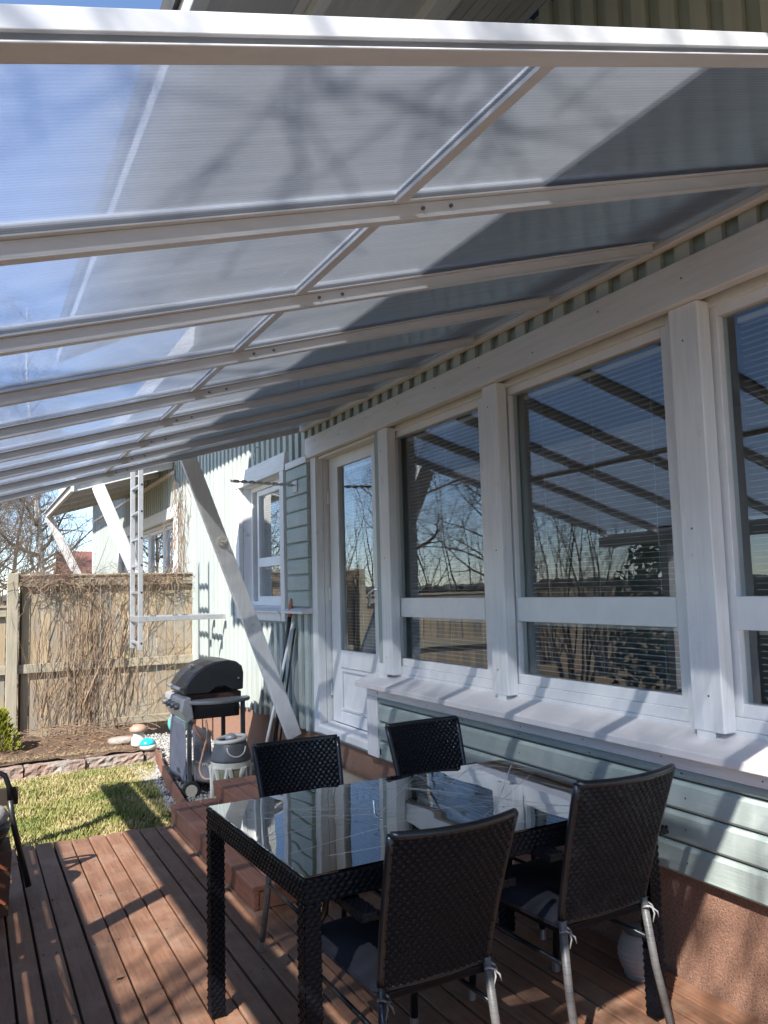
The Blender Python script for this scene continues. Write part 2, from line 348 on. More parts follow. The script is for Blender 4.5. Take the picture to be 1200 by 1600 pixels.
# ------------------------------------------------------------------ ground
g = M(); k = 24
g.sheet([[(-360+720*i/k, -360+720*j/k, -.24) for j in range(k+1)] for i in range(k+1)])
kind(g.build('ground', FIELD), 'structure')
g = M(); g.sheet([[(-6+.4*i, -2+.4*j, GZ-.012+.012*rnd.random()) for j in range(27)] for i in range(20)])
kind(g.build('lawn', LAWN), 'structure')
g = M(); g.sheet([[(-2.6+.1*i, 8.5+.1*j, -.045+.035*rnd.random()+.02*(j > 9)) for j in range(15)] for i in range(44)])
kind(g.build('soil_bed', SOIL, smooth=True), 'structure')
g = M(); g.sheet([[(1.42+.1*i, 5.6+.11*j, -.14+.01*rnd.random()) for j in range(40)] for i in range(12)])
kind(g.build('gravel_bed', STONE), 'structure')
# gravel stones, uncountable
base = np.array([(1, 0, 0), (-1, 0, 0), (0, 1, 0), (0, -1, 0), (0, 0, 1), (0, 0, -1)], float)
bf = np.array([(0, 2, 4), (2, 1, 4), (1, 3, 4), (3, 0, 4), (2, 0, 5), (1, 2, 5), (3, 1, 5), (0, 3, 5)])
n = 9000
cx = nrnd.uniform(1.42, 2.5, n); cyy = nrnd.uniform(5.65, 9.95, n)
keep = cx > np.interp(cyy, [5.6, 6.4, 7.4, 8.4, 8.42, 10], [1.44, 1.44, 1.52, 1.72, 1.80, 1.80])
cx, cyy = cx[keep], cyy[keep]; n = len(cx)
sz = nrnd.uniform(.007, .019, (n, 1, 1))*nrnd.uniform(.6, 1.4, (n, 1, 3))*np.array([1, 1, .7])
a = nrnd.uniform(0, 6.28, n); ca, sa = np.cos(a), np.sin(a)
pv = base[None]*sz+nrnd.normal(0, .0015, (n, 6, 3))
px = pv[..., 0]*ca[:, None]-pv[..., 1]*sa[:, None]+cx[:, None]; py = pv[..., 0]*sa[:, None]+pv[..., 1]*ca[:, None]+cyy[:, None]
pz = pv[..., 2]+(-.133+nrnd.uniform(0, .014, n))[:, None]
V = np.stack([px, py, pz], -1).reshape(-1, 3); F = (bf[None]+6*np.arange(n)[:, None, None]).reshape(-1, 3)
kind(place('gravel', npmesh('gravel', V, F, STONE)), 'stuff')
# grass blades
def grass(n, x0, x1, y0, y1, hmin, hmax, w=.0035, edge=None):
    x = nrnd.uniform(x0, x1, n); y = nrnd.uniform(y0, y1, n)
    if edge is not None: k_ = edge(x, y); x, y = x[k_], y[k_]; n = len(x)
    patch = .5+.5*np.sin(x*5.1+1.3*np.sin(y*3.7))*np.sin(y*4.3+x*1.7)
    h = nrnd.uniform(hmin, hmax, n)*(.5+.8*patch); a = nrnd.uniform(0, 6.28, n); ln = nrnd.uniform(.2, 1.1, n)*h
    dx, dy = np.cos(a), np.sin(a); b = a+1.57+nrnd.normal(0, .5, n); wx, wy = np.cos(b)*w, np.sin(b)*w
    z0 = np.full(n, GZ-.004)
    p0 = np.stack([x-wx, y-wy, z0], -1); p1 = np.stack([x+wx, y+wy, z0], -1)
    p2 = np.stack([x+dx*ln*.45-wx*.8, y+dy*ln*.45-wy*.8, z0+h*.65], -1); p3 = np.stack([x+dx*ln*.45+wx*.8, y+dy*ln*.45+wy*.8, z0+h*.65], -1)
    p4 = np.stack([x+dx*ln, y+dy*ln, z0+h], -1)
    V = np.stack([p0, p1, p3, p2, p4], 1).reshape(-1, 3); i = 5*np.arange(n)[:, None]
    F = np.concatenate([i+np.array([[0, 1, 2]]), i+np.array([[0, 2, 3]]), i+np.array([[3, 2, 4]])])
    return V, F
ed = lambda x, y: x < np.interp(y, [5.6, 6.4, 7.4, 8.42], [1.40, 1.42, 1.50, 1.70])
V, F = grass(70000, -.9, 1.72, 5.60, 8.36, .02, .055, edge=ed)
V2, F2 = grass(14000, -5.5, -.9, 3.5, 8.36, .02, .06, w=.006); F2 = F2+len(V)
kind(place('grass', npmesh('grass', np.concatenate([V, V2]), np.concatenate([F, F2]), GRASS)), 'stuff')

# ------------------------------------------------------------------ house
house = thing('terraced_house', 'sage green wooden terraced house with white framed windows beside the deck', 'house', (XW, 4, GZ))
HB = lambda name, m, *b, bevel=0, parent=None: M().box(*b).build(name, m, parent or house, bevel=bevel)
def wall_open(y0, y1, z0, z1, opens, x0, x1):
    m = M(); ys = sorted({y0, y1, *[o[0] for o in opens], *[o[1] for o in opens]}); zs = sorted({z0, z1, *[o[2] for o in opens], *[o[3] for o in opens]})
    for a, b in zip(ys, ys[1:]):
        for c, d in zip(zs, zs[1:]):
            if not any(o[0] <= a and b <= o[1] and o[2] <= c and d <= o[3] for o in opens): m.box(x0, x1, a, b, c, d)
    return m
OPEN = [(4.93, 6.0, .42, 2.64), (3.55, 4.82, .925, 2.64), (2.24, 3.48, .925, 2.64), (.95, 2.16, .925, 2.64), (6.74, 7.95, 1.38, 2.60), (10.9, 15.3, .9, 2.57)]
WALLTOP = 4.40
wall_open(-4, 19.0, .40, WALLTOP, OPEN, 2.502, 2.70).build('wall', BACK, house)
HB('plinth', PLINTH, 2.525, 2.72, -4, 19.0, -.4, .40)
# dark rooms behind the windows
r_ = M()
for (a, b) in ((-3.9, 6.3), (6.5, 18.9)):
    r_.box(5.4, 5.5, a, b, .2, 3.0); r_.box(2.702, 5.4, a, b, .2, .3); r_.box(2.702, 5.4, a, b, 2.9, 3.0); r_.box(2.702, 5.4, a-.1, a, .2, 3.0); r_.box(2.702, 5.4, b, b+.1, .2, 3.0)
r_.build('room', ROOM, house)
# vertical cladding boards, every other one proud
me_cache = {}
def clad(y, z0, z1, w=.075):
    key = (round(z0, 3), round(z1, 3))
    if key not in me_cache:
        me_cache[key] = M().box(-.024, 0, -w/2, w/2, 0, z1-z0).mesh('cladding_board', SAGEV)
    jit = rnd.uniform(-.012, .012) if z0 < 1 else 0
    place('cladding_board', me_cache[key], house, (2.5-XW, y-4, z0+jit-GZ), bevel=0)
y = -2.95
while y < 18.95:
    if y < 6.14: clad(y, 2.79, WALLTOP)
    else:
        blk = None
        if 6.14 < y < 6.66: blk = (1.37, 2.66)
        for o in OPEN[4:]:
            if o[0]-.12 < y < o[1]+.13: blk = (o[2]-.14, o[3]+.16)
        if blk: clad(y, .39, blk[0]); clad(y, blk[1], WALLTOP)
        else: clad(y, .39, WALLTOP)
    y += .15
# header beam, posts, sill, trim of the window bay
HB('header_beam', WHITE, 2.462, 2.52, -3.5, 6.13, 2.622, 2.790, bevel=.005)
for (a, b, z0) in ((4.72, 4.86, .962), (3.45, 3.585, .962), (2.11, 2.255, .962), (.75, .90, .962), (5.985, 6.095, .41)):
    HB('post', WHITEV, 2.492, 2.56, a, b, z0, 2.621, bevel=.005)
for (a, b) in ((.70, .95), (2.159, 2.241), (3.479, 3.551), (4.819, 4.931)): HB('bottom_rail', SASH, 2.496, 2.5015, a, b, .92, 1.03)
HB('jamb', WHITEV, 2.562, 2.645, 5.985, 6.08, .42, 2.621)
HB('door_head', WHITE, 2.522, 2.64, 4.86, 5.985, 2.60, 2.621)
m = M(); m.prism([(2.385, .87), (2.385, .902), (2.56, .955), (2.56, .87)], -3.5, 5.09); m.build('window_sill', SILLM, house, bevel=.004)
HB('frieze_board', WHITE, 2.465, 2.50, -3.5, 5.065, .805, .868, bevel=.003)
HB('corner_board', WHITEV, 2.462, 2.50, 4.905, 5.065, .405, .804, bevel=.003)
zt = .802
for i, (a, b) in enumerate(((.767, .802), (.647, .758), (.525, .638), (.400, .516))):
    m = M(); m.prism([(2.478, a), (2.470, a+.010), (2.470, b-.016), (2.484, b-.004), (2.484, b), (2.50, b), (2.50, a)], -3.5, 4.90); m.build('siding_board', SAGE, house)
HB('siding_backing', DARK, 2.4995, 2.5015, -3.5, 4.9, .40, .802)
# teal siding field beside the door
for i in range(9):
    a = 1.40+i*.135; b = min(a+.130, 2.585)
    m = M(); m.prism([(2.470, a), (2.462, a+.008), (2.462, b-.012), (2.474, b-.003), (2.474, b), (2.50, b), (2.50, a)], 6.10, 6.575); m.build('siding_board', SAGE, house)
HB('panel_trim', WHITE, 2.455, 2.50, 6.097, 6.585, 2.592, 2.65, bevel=.003)
m = M(); m.prism([(2.40, 1.345), (2.40, 1.365), (2.50, 1.398), (2.50, 1.345)], 6.10, 6.60); m.build('panel_sill', SILLM, house, bevel=.003)

SLATP = .0245
def slat_mesh(y0, y1, key={}):
    k_ = round(y1-y0, 3)
    if k_ not in key:
        w = .0215; P = [(-w/2, -.0015), (-w/4, .0005), (0, .0014), (w/4, .001), (w/2, -.0005)]
        P2 = [(x, z-.0006) for x, z in reversed(P)]
        key[k_] = M().prism([(x*math.cos(-.04)-z*math.sin(-.04), x*math.sin(-.04)+z*math.cos(-.04)) for x, z in P+P2], 0, y1-y0).mesh('slat', SLAT)
    return key[k_]
def blind(win, y0, y1, z0, z1, x=2.675):
    me = slat_mesh(y0, y1); off = wloc(win); z = z1-.035
    M().box(x-.012, x+.012, y0, y1, z1-.022, z1).build('headrail', SLAT, win)
    while z > z0+.015:
        place('slat', me, win, (x-off.x, y0-off.y, z-off.z)); z -= SLATP
    for yy in (y0+.14, (y0+y1)/2, y1-.14):
        M().tube([(x-.0125, yy, z0+.01), (x-.0125, yy, z1-.02)], .0011, 4).build('cord', SLAT, win)
def bar_frame(m, x0, x1, y0, y1, z0, z1, w):
    m.box(x0, x1, y0, y0+w, z0, z1); m.box(x0, x1, y1-w, y1, z0, z1); m.box(x0, x1, y0+w, y1-w, z0, z0+w); m.box(x0, x1, y0+w, y1-w, z1-w, z1)
def window(y0, y1, z0, z1, gy0, gy1, gz, xg=2.60, blinds=True):
    """outer frame from y0..y1, glass gy0..gy1, gz = lower/upper pane heights"""
    m = M(); bar_frame(m, xg-.045, xg+.06, y0, y1, z0, z1, .042)
    if gz[0]-.05 > z0+.0425: m.box(xg-.040, xg+.055, y0+.043, y1-.043, z0+.0425, gz[0]-.0505)
    w = m.build('window', SASH, house, bevel=.003)
    m = M(); s0, s1, t0, t1 = gy0-.05, gy1+.05, gz[0]-.05, gz[3]+.05
    x0, x1 = xg-.028, xg+.03
    m.box(x0, x1, s0, gy0, t0, t1); m.box(x0, x1, gy1, s1, t0, t1); m.box(x0, x1, gy0, gy1, t0, gz[0]); m.box(x0, x1, gy0, gy1, gz[3], t1)
    m.build('sash', SASH, w, bevel=.003)
    M().box(x0-.004, x1, gy0, gy1, gz[1], gz[2]).build('transom', SASH, w, bevel=.003)
    for a, b in ((gz[0], gz[1]), (gz[2], gz[3])):
        M().box(xg, xg+.006, gy0+.001, gy1-.001, a+.001, b-.001).build('pane', GLASS, w)
        if blinds: blind(w, gy0+.02, gy1-.02, a, b)
    return w
window(3.62, 4.86, .928, 2.64, 3.745, 4.765, (1.07, 1.343, 1.468, 2.555))
window(2.29, 3.56, .928, 2.64, 2.375, 3.45, (1.07, 1.343, 1.468, 2.555))
window(.92, 2.20, .928, 2.64, 1.02, 2.085, (1.07, 1.343, 1.468, 2.555))
# door
door = M(); xa, xb = 2.605, 2.65
door.box(xa, xb, 4.935, 5.19, .50, 2.60); door.box(xa, xb, 5.80, 5.965, .50, 2.60); door.box(xa, xb, 5.19, 5.80, 2.51, 2.60); door.box(xa, xb, 5.19, 5.80, .93, 1.065); door.box(xa, xb, 5.19, 5.80, .50, .59)
door.box(xa+.012, xb-.012, 5.19, 5.80, .59, .93)
dr = door.build('door', SASH, house, bevel=.004)
M().box(2.622, 2.628, 5.191, 5.799, 1.066, 2.509).build('pane', GLASS, dr)
m = M(); bar_frame(m, 2.600, 2.6048, 5.205, 5.785, .61, .915, .012); m.build('panel_moulding', SASH, dr)
blind(dr, 5.21, 5.78, 1.07, 2.50)
for z in (.75, 1.5, 2.28):
    M().tube([(2.597, 5.972, z-.05), (2.597, 5.972, z+.05)], .010, 10).build('hinge', SASH, dr)
m = M(); m.box(2.594, 2.6045, 5.035, 5.068, 1.46, 1.64); m.tube([(2.596, 5.05, 1.53), (2.555, 5.05, 1.53), (2.548, 5.06, 1.53), (2.548, 5.16, 1.50)], .010, 10)
m.tube([(2.59, 5.05, 1.615), (2.582, 5.05, 1.615)], .022, 16); m.tube([(2.549, 5.155, 1.505), (2.548, 5.165, 1.41)], .009, 10)
m.build('handle', CHROME, dr, smooth=False)
m = M(); m.prism([(2.47, .425), (2.47, .475), (2.60, .50), (2.60, .425)], 4.87, 5.98); m.build('threshold', SASH, house, bevel=.004)
# small window further along
m = M(); yw0, yw1, zw0, zw1 = 6.74, 7.95, 1.38, 2.60
m.box(2.455, 2.50, yw1, yw1+.11, zw0-.11, zw1); m.box(2.455, 2.50, yw0-.10, yw0, zw0-.11, zw1); m.box(2.45, 2.50, yw0, yw1, zw0-.11, zw0-.03)
m.build('window_surround', WHITEV, house, bevel=.003)
m = M(); m.prismx([(yw0-.13, zw1), (yw1+.11, zw1), (yw1+.11, zw1+.16), (yw0-.17, zw1+.16)], 2.448, 2.50); m.build('window_header', WHITE, house, bevel=.003)
m = M(); m.box(2.502, 2.60, yw1-.004, yw1+.02, zw0, zw1); m.box(2.502, 2.60, yw0-.02, yw0+.004, zw0, zw1); m.box(2.502, 2.60, yw0, yw1, zw1-.004, zw1+.02); m.build('window_reveal', WHITEV, house)
w = window(yw0+.004, yw1-.004, zw0+.02, zw1-.004, yw0+.09, yw1-.20, (1.49, 1.78, 1.87, 2.50), xg=2.63)
m = M(); m.prism([(2.415, 1.345), (2.415, 1.36), (2.60, 1.40), (2.60, 1.37), (2.50, 1.345)], yw0-.02, yw1+.03); m.build('window_sill', SILLM, house, bevel=.003)
# windows past the fence
m = M(); y0, y1, z0, z1 = 10.9, 15.3, .9, 2.57
m.box(2.45, 2.50, y0-.13, y0, z0, z1); m.box(2.45, 2.50, y1, y1+.13, z0, z1); m.box(2.448, 2.50, y0-.15, y1+.15, z1, z1+.16); m.box(2.44, 2.50, y0-.15, y1+.15, z0-.12, z0)
m.build('window_surround', WHITEV, house, bevel=.003)
for i in range(4):
    a = y0+1.1*i; window(a+.003, a+1.097, z0, z1, a+.10, a+1.0, (z0+.1, z0+.42, z0+.52, z1-.10), blinds=False)
HB('corner_board', WHITEV, 2.47, 2.75, 18.96, 19.06, -.1, WALLTOP)
HB('end_wall', BACK, 2.72, 6.5, 18.86, 19.0, -.3, WALLTOP)
HB('back_wall', BACK, 6.5, 6.7, -4, 19.0, -.3, 5.5)
HB('end_wall', BACK, 2.72, 6.5, -4.0, -3.86, -.3, WALLTOP)
# big eave over the patio: sloping soffit seen at the top of the picture
ES = .51
def ze(x): return 3.45+ES*(x-.62)
def soff(name, m_, x0, x1, drop, th, ya=-3.5, yb=6.75, bevel=0):
    q = M(); q.prism([(x0, ze(x0)-drop), (x1, ze(x1)-drop), (x1, ze(x1)-drop+th), (x0, ze(x0)-drop+th)], ya, yb); return q.build(name, m_, house, bevel=bevel)
soff('fascia', ALU, .60, .66, .02, .16, bevel=.006)
soff('eave_gutter_board', SOFFB, .662, .855, -.002, .03)
soff('soffit_strip', SOFFB, .858, 1.02, -.01, .03)
soff('soffit_strip', SOFF, 1.024, 1.075, -.012, .03)
soff('soffit_batten', WHITE, 1.078, 1.135, .04, .08, bevel=.004)
for i, (a, b) in enumerate(((-3.5, -.4), (-.396, 2.0), (2.004, 4.4), (4.404, 6.75))): soff('soffit_panel', SOFF, 1.138, 1.66, -.012, .02, a, b)
soff('soffit_batten', WHITE, 1.663, 1.80, .05, .09, bevel=.004)
for i in range(8):
    a = 1.803+i*.0845; soff('soffit_board', SOFFB, a, a+.079, -.006, .018)
soff('barge_board', ALU, .60, 2.50, .03, .2, 6.752, 6.80)
q = M(); q.prism([(.58, ze(.58)+.10), (6.8, ze(6.8)+.10), (6.8, ze(6.8)+.24), (.58, ze(.58)+.24)], -3.6, 6.85); q.build('roof', ROOFD, house)
# shallower eave further along
q = M(); q.prism([(1.80, 3.80), (6.8, 6.2), (6.8, 6.36), (1.80, 3.98)], 6.86, 19.3); q.build('roof', ROOFD, house)
HB('fascia', WHITE, 1.775, 1.80, 6.86, 19.3, 3.78, 3.99)
q = M(); q.prism([(1.801, 3.79), (2.50, 4.10), (2.50, 4.12), (1.801, 3.81)], 6.87, 19.2); q.build('soffit_panel', SOFFB, house)

nl = M()
def nail(x, y, z, r=.0045): nl.tube([(x+.002, y, z), (x-.0012, y, z)], r, 6)
for zb in (.785, .70, .58, .455):
    for k_ in range(11): nail(2.471, -.3+.52*k_+rnd.uniform(-.01, .01), zb+rnd.uniform(-.004, .004))
for yy in (4.79, 3.52, 2.185):
    for zz in (1.10, 1.75, 2.5): nail(2.492, yy+rnd.uniform(-.02, .02), zz+rnd.uniform(-.03, .03))
for k_ in range(14): nail(2.462, -.2+.47*k_, 2.66+rnd.uniform(0, .09)); nail(2.465, .1+.46*k_ if k_ < 10 else 4.9, .835+rnd.uniform(-.008, .008), .0035)
for zb in range(9):
    for yy in (6.16, 6.52): nail(2.462, yy, 1.46+.135*zb, .004)
kind(nl.build('nail', GRILLD, house), 'stuff')

# ------------------------------------------------------------------ patio roof
roof = thing('patio_roof', 'white aluminium lean-to patio roof with clear ribbed plastic panels over the deck', 'patio roof', (-.5, 3.4, 0))
XO = -.52
nrm = Vector((-.29, 0, 1)).normalized(); sdir = Vector((1, 0, .29)).normalized()
def slope_prof(x0, x1, h0, h1):   # profile between two heights above the rafter underside line
    return [(x0, zr(x0)+h0), (x1, zr(x1)+h0), (x1, zr(x1)+h1), (x0, zr(x0)+h1)]
YR = [.955+.645*k_ for k_ in range(9)]
for k_, y in enumerate(YR):
    m = M(); wd = .018
    m.prism(slope_prof(XO, 2.41, 0, .036), y-wd/2, y+wd/2)                    # web
    m.prism(slope_prof(XO, 2.41, .0365, .041), y-wd/2-.016, y+wd/2+.016)      # lower flange carrying the sheet
    m.prism(slope_prof(XO, 2.41, -.004, -.0005), y-wd/2-.003, y+wd/2+.007)    # lip
    if k_: m.prism(slope_prof(XO, 2.41, .058, .064), y-wd/2-.018, y+wd/2+.018)   # cover strip
    else:
        m.prism(slope_prof(XO, 2.50, .006, .036), y-wd/2-.024, y-wd/2-.0165)
        m.prism(slope_prof(XO, 2.50, -.008, -.0045), y-.030, y+.012)
    r = m.build('rafter', ALU, roof, bevel=.0012)
    if k_:
        for xs in (.955, 1.035):
            s = M(); zz = zr(xs)+.019; s.tube([(xs, y-wd/2-.0005, zz), (xs, y-wd/2-.006, zz)], .0048, 8); s.build('screw', GRILLD, r)
for a, b in zip(YR, YR[1:]):
    for x0, x1 in ((XO+.02, .874), (.894, 2.44)):
        m = M(); m.prism(slope_prof(x0, x1, .043, .053), a+.012, b-.012); m.build('roof_panel', POLY, roof)
    m = M(); m.prism(slope_prof(.868, .90, .032, .0415), a+.0265, b-.0265); m.prism(slope_prof(.868, .90, .0545, .0575), a+.03, b-.03); m.build('sheet_joint', ALU, roof)
# wall plate and flashing
m = M(); m.prism([(2.43, 2.882), (2.50, 2.882), (2.50, 2.985), (2.43, 2.965)], .93, 6.17); m.build('wall_plate', ALU, roof, bevel=.003)
m = M(); m.prism([(2.428, 2.858), (2.475, 2.858), (2.475, 2.880), (2.428, 2.880)], .90, 6.20); m.build('flashing', SILLM, roof, bevel=.002)
m = M(); m.prism([(2.30, 2.925), (2.47, 2.975), (2.47, 2.978), (2.30, 2.928)], .93, 6.17); m.build('flashing', RAW, roof)
# outer beam, gutter and posts
M().box(-.56, -.48, .92, 6.20, zr(-.52)-.10, zr(-.52)-.004).build('outer_beam', ALU, roof, bevel=.004)
m = M(); pr = [(-.70, 2.02), (-.70, 1.945), (-.67, 1.915), (-.60, 1.915), (-.565, 1.945), (-.565, 2.02), (-.572, 2.02), (-.572, 1.95), (-.602, 1.923), (-.668, 1.923), (-.692, 1.95), (-.692, 2.02)]
m.prism(pr, .90, 6.22); m.build('gutter', ALU, roof)
for y in (1.15, 3.25, 5.35):
    M().box(-.56, -.48, y-.04, y+.04, 0.0, zr(-.52)-.101).build('post', ALU, roof, bevel=.004)
    M().box(-.59, -.45, y-.07, y+.07, .001, .012).build('post_base', RAW, roof)
# timber brace with a clothes-line hook
br = M(); br.obox((1.51, 6.21, 2.60), (2.42, 6.36, .335), .125, .05, (0, 1, .06)); brace = br.build('brace', WHITEV, roof, bevel=.005)
hk = M(); pc = Vector((1.78, 6.229, 1.94)); hk.tube([pc, pc+Vector((0, -.016, 0))], .036, 20); hk.tube([pc+Vector((0, -.008, 0)), pc+Vector((.005, -.05, -.004)), pc+Vector((.02, -.075, .0)), pc+Vector((.03, -.07, .02))], .006, 8)
hk.build('line_hook', CREAM, brace)

# ------------------------------------------------------------------ neighbour's canopy past the fence
nc = thing('neighbour_canopy', "neighbour's white lean-to canopy on slanted braces beyond the fence", 'canopy', (2.4, 12.8, 0))
def zn(x): return 3.27-.29*(2.5-x)
for i in range(5):
    y = 11.0+i*.9; m = M(); m.prism([(1.2, zn(1.2)), (2.46, zn(2.46)), (2.46, zn(2.46)+.09), (1.2, zn(1.2)+.09)], y-.03, y+.03); m.build('rafter', SOFF, nc)
m = M(); m.prism([(1.12, zn(1.12)+.092), (2.49, zn(2.49)+.092), (2.49, zn(2.49)+.11), (1.12, zn(1.12)+.11)], 10.93, 14.75); m.build('roof_panel', SOFFB, nc)
M().box(1.15, 1.19, 10.93, 14.75, zn(1.15)+.01, zn(1.15)+.09).build('outer_beam', SOFF, nc)
M().box(2.44, 2.498, 10.9, 18.7, 3.17, 3.21).build('wall_rail', SILLM, nc)
m = M(); m.tube([(1.49, 11.0, 2.98), (2.46, 11.15, .75)], .085, 16); m.build('brace', WHITEP, nc, smooth=True)
m = M(); m.obox((1.18, 14.6, 2.90), (2.40, 14.7, .4), .13, .07, (0, 1, 0)); m.build('brace', SOFF, nc)

# ------------------------------------------------------------------ deck
deck = M(); deck.box(-.82, 2.5, -1.4, 5.58, GZ, -.04); dk = kind(deck.build('deck', DARK), 'structure')
x = -.80
pk = {}
def plank(x, a, b):
    key = (round(a, 2), round(b, 2))
    if key not in pk: pk[key] = M().box(-.0475, .0475, a, b, -.036, 0).mesh('plank', DECK)
    place('plank', pk[key], dk, (x+rnd.uniform(-.0018, .0018), 0, -rnd.uniform(0, .0028)), bevel=.004).rotation_euler.z = rnd.uniform(-.0004, .0004)
scr = M(); j = 0
while x < 2.52:
    e = 5.60+rnd.choice((0, .012, -.008)); jt = rnd.choice((None, None, 1.45, 2.70, 3.35, 3.95))
    if jt and 0 < x < 1.3: plank(x, -1.45, jt-.003); plank(x, jt+.003, e)
    else: plank(x, -1.45, e)
    if x > .1:
        for yy in (.9, 1.5, 2.1, 2.7, 3.3, 3.9, 4.5, 5.1, 5.52):
            for dx in (-.027, .027):
                cx_, cy_ = x+dx+rnd.uniform(-.004, .004), yy+rnd.uniform(-.006, .006); scr.lathe([(.0042, -.003), (.0042, .0006), (.003, .0009)], (cx_, cy_, 0), 6)
    x += .1045; j += 1
kind(scr.build('screw', GRILLD, dk), 'stuff')
def step(label, x0, x1, y0, y1, z0, z1):
    t = thing('deck_step', label, 'step', ((x0+x1)/2, (y0+y1)/2, z0))
    n_ = max(1, round((x1-x0)/.104)); w = (x1-x0)/n_
    pmh = M().box(-w/2+.0035, w/2-.0035, (y0-y1)/2, (y1-y0)/2, -.026, 0).mesh('plank', STEPM)
    for i in range(n_):
        place('plank', pmh, t, (x0+w*(i+.5)-(x0+x1)/2, rnd.uniform(-.006, .006), z1-z0-rnd.uniform(0, .002)), bevel=.004)
    M().box(x0+.012, x0+.035, y0+.005, y1-.005, z0+.002, z1-.027).build('riser', STEPM, t, bevel=.002)
    M().box(x0+.036, x1, y0+.012, y0+.034, z0+.002, z1-.027).build('side_board', STEPM, t, bevel=.002)
    M().box(x0+.036, x1, y1-.034, y1-.012, z0+.002, z1-.027).build('side_board', STEPM, t, bevel=.002)
    M().box(x0+.04, x1, y0+.04, y1-.04, z0+.002, z1-.030).build('subframe', DARK, t)
step('long low red-brown wooden step on the deck below the door', 1.245, 2.49, 3.87, 5.66, 0, .115)
step('upper red-brown wooden step carrying the beige door mat', 1.555, 2.49, 4.05, 5.72, .115, .22)
mt = M(); a = .22
P = []
for i in range(9):
    row = []
    for j in range(13):
        u, v = i/8, j/12; x = 2.02+.44*u; yy = 4.88+.80*v
        lift = .03*max(0, 1-v*6)**2*(.4+u)+.003
        row.append((x, yy, a+.006+lift))
    P.append(row)
mt.sheet(P); mo = mt.build('door_mat', MATM, smooth=True); s_ = mo.modifiers.new('thick', 'SOLIDIFY'); s_.thickness = .008; s_.offset = -1
tag(mo, 'beige door mat with a curled corner on the upper step', 'door mat')

# ------------------------------------------------------------------ wicker
def woven(fn, nu, nv, cols, rows, amp, phase=0):
    """fn(u,v)->(points, normals) as arrays; woven relief added along the normals"""
    u = np.linspace(0, 1, nu+1); v = np.linspace(0, 1, nv+1); U, Vv = np.meshgrid(u, v, indexing='ij')
    P, Nn = fn(U, Vv)
    Vr = np.clip(Vv*rows+.16*np.sin(U*9.3+Vv*31)*np.sin(Vv*17+U*4), 0, rows-1e-4); rr = np.minimum(np.floor(Vr), rows-1); fz = Vr-rr
    prof = np.sqrt(np.clip(1-(2*fz-1)**2, 0, 1))
    wave = .5+.5*np.cos(2*math.pi*(U*cols+.5*rr+.5*phase))
    jit = .75+.5*np.mod(np.sin(rr*12.9898+np.floor(U*cols+.5*rr)*78.233)*43758.5453, 1)
    h = amp*(prof*(.15+1.05*jit*wave**.7)-.35)
    P = P+Nn*h[..., None]
    idx = np.arange((nu+1)*(nv+1)).reshape(nu+1, nv+1)
    F = np.stack([idx[:-1, :-1], idx[1:, :-1], idx[1:, 1:], idx[:-1, 1:]], -1).reshape(-1, 4)
    return P.reshape(-1, 3), F
def flat(p0, du, dv, nn):
    p0, du, dv, nn = (np.array(q, float) for q in (p0, du, dv, nn))
    return lambda U, Vv: (p0+U[..., None]*du+Vv[..., None]*dv, np.broadcast_to(nn, U.shape+(3,)))
def merge(parts):
    vs, fs, k_ = [], [], 0
    for V_, F_ in parts: vs.append(V_); fs.append(F_+k_); k_ += len(V_)
    return np.concatenate(vs), np.concatenate(fs)
def woven_box(x0, x1, y0, y1, z0, z1, cw=.024, rh=.0125, amp=.0036, top=False):
    """four woven sides (plus plain ends)"""
    out = []; rows = max(2, round((z1-z0)/rh))
    for (p0, du, nn, L) in (((x0, y0, z0), (x1-x0, 0, 0), (0, -1, 0), x1-x0), ((x1, y0, z0), (0, y1-y0, 0), (1, 0, 0), y1-y0),
                            ((x1, y1, z0), (x0-x1, 0, 0), (0, 1, 0), x1-x0), ((x0, y1, z0), (0, y0-y1, 0), (-1, 0, 0), y1-y0)):
        cols = max(2, round(L/cw)); out.append(woven(flat(p0, du, (0, 0, z1-z0), nn), cols*6, rows*5, cols, rows, amp))
    return merge(out)

# ------------------------------------------------------------------ table
TL, TW, TH = 1.38, .90, .74
tab = thing('dining_table', 'rectangular black wicker dining table with dark reflective glass top', 'table', (.842, 2.155, 0))
tab.rotation_euler.z = R(2.0)
lw = .050
legm = npmesh('leg', *merge([woven_box(0, lw, 0, lw, .004, TH-.076)]), WICKER, True)
for (a, b) in ((0, 0), (TL-lw, 0), (0, TW-lw), (TL-lw, TW-lw)):
    lg = place('leg', legm, tab, (a, b, 0))
    M().box(a+.004, a+lw-.004, b+.004, b+lw-.004, 0, TH-.072).build('leg_core', GRILLK, lg, local=True).location = (-a, -b, 0)
V, F = woven_box(0, TL, 0, TW, TH-.076, TH-.008)
place('apron', npmesh('apron', V, F, WICKER, True), tab)
m = M(); q = .004
for b in ((q, TL-q, q, .06), (q, TL-q, TW-.06, TW-q), (q, .06, .06, TW-.06), (TL-.06, TL-q, .06, TW-.06)): m.box(*b, TH-.072, TH-.012)
m.build('top_frame', GRILLK, tab, local=True)
M().box(.061, TL-.061, .061, TW-.061, TH-.03, TH-.022).build('underside_panel', GRILLK, tab, local=True)
M().box(.004, TL-.004, .004, TW-.004, TH-.006, TH).build('glass_top', SMOKE, tab, bevel=.002, local=True)
m = M()                                        # pale criss-cross strands under the glass
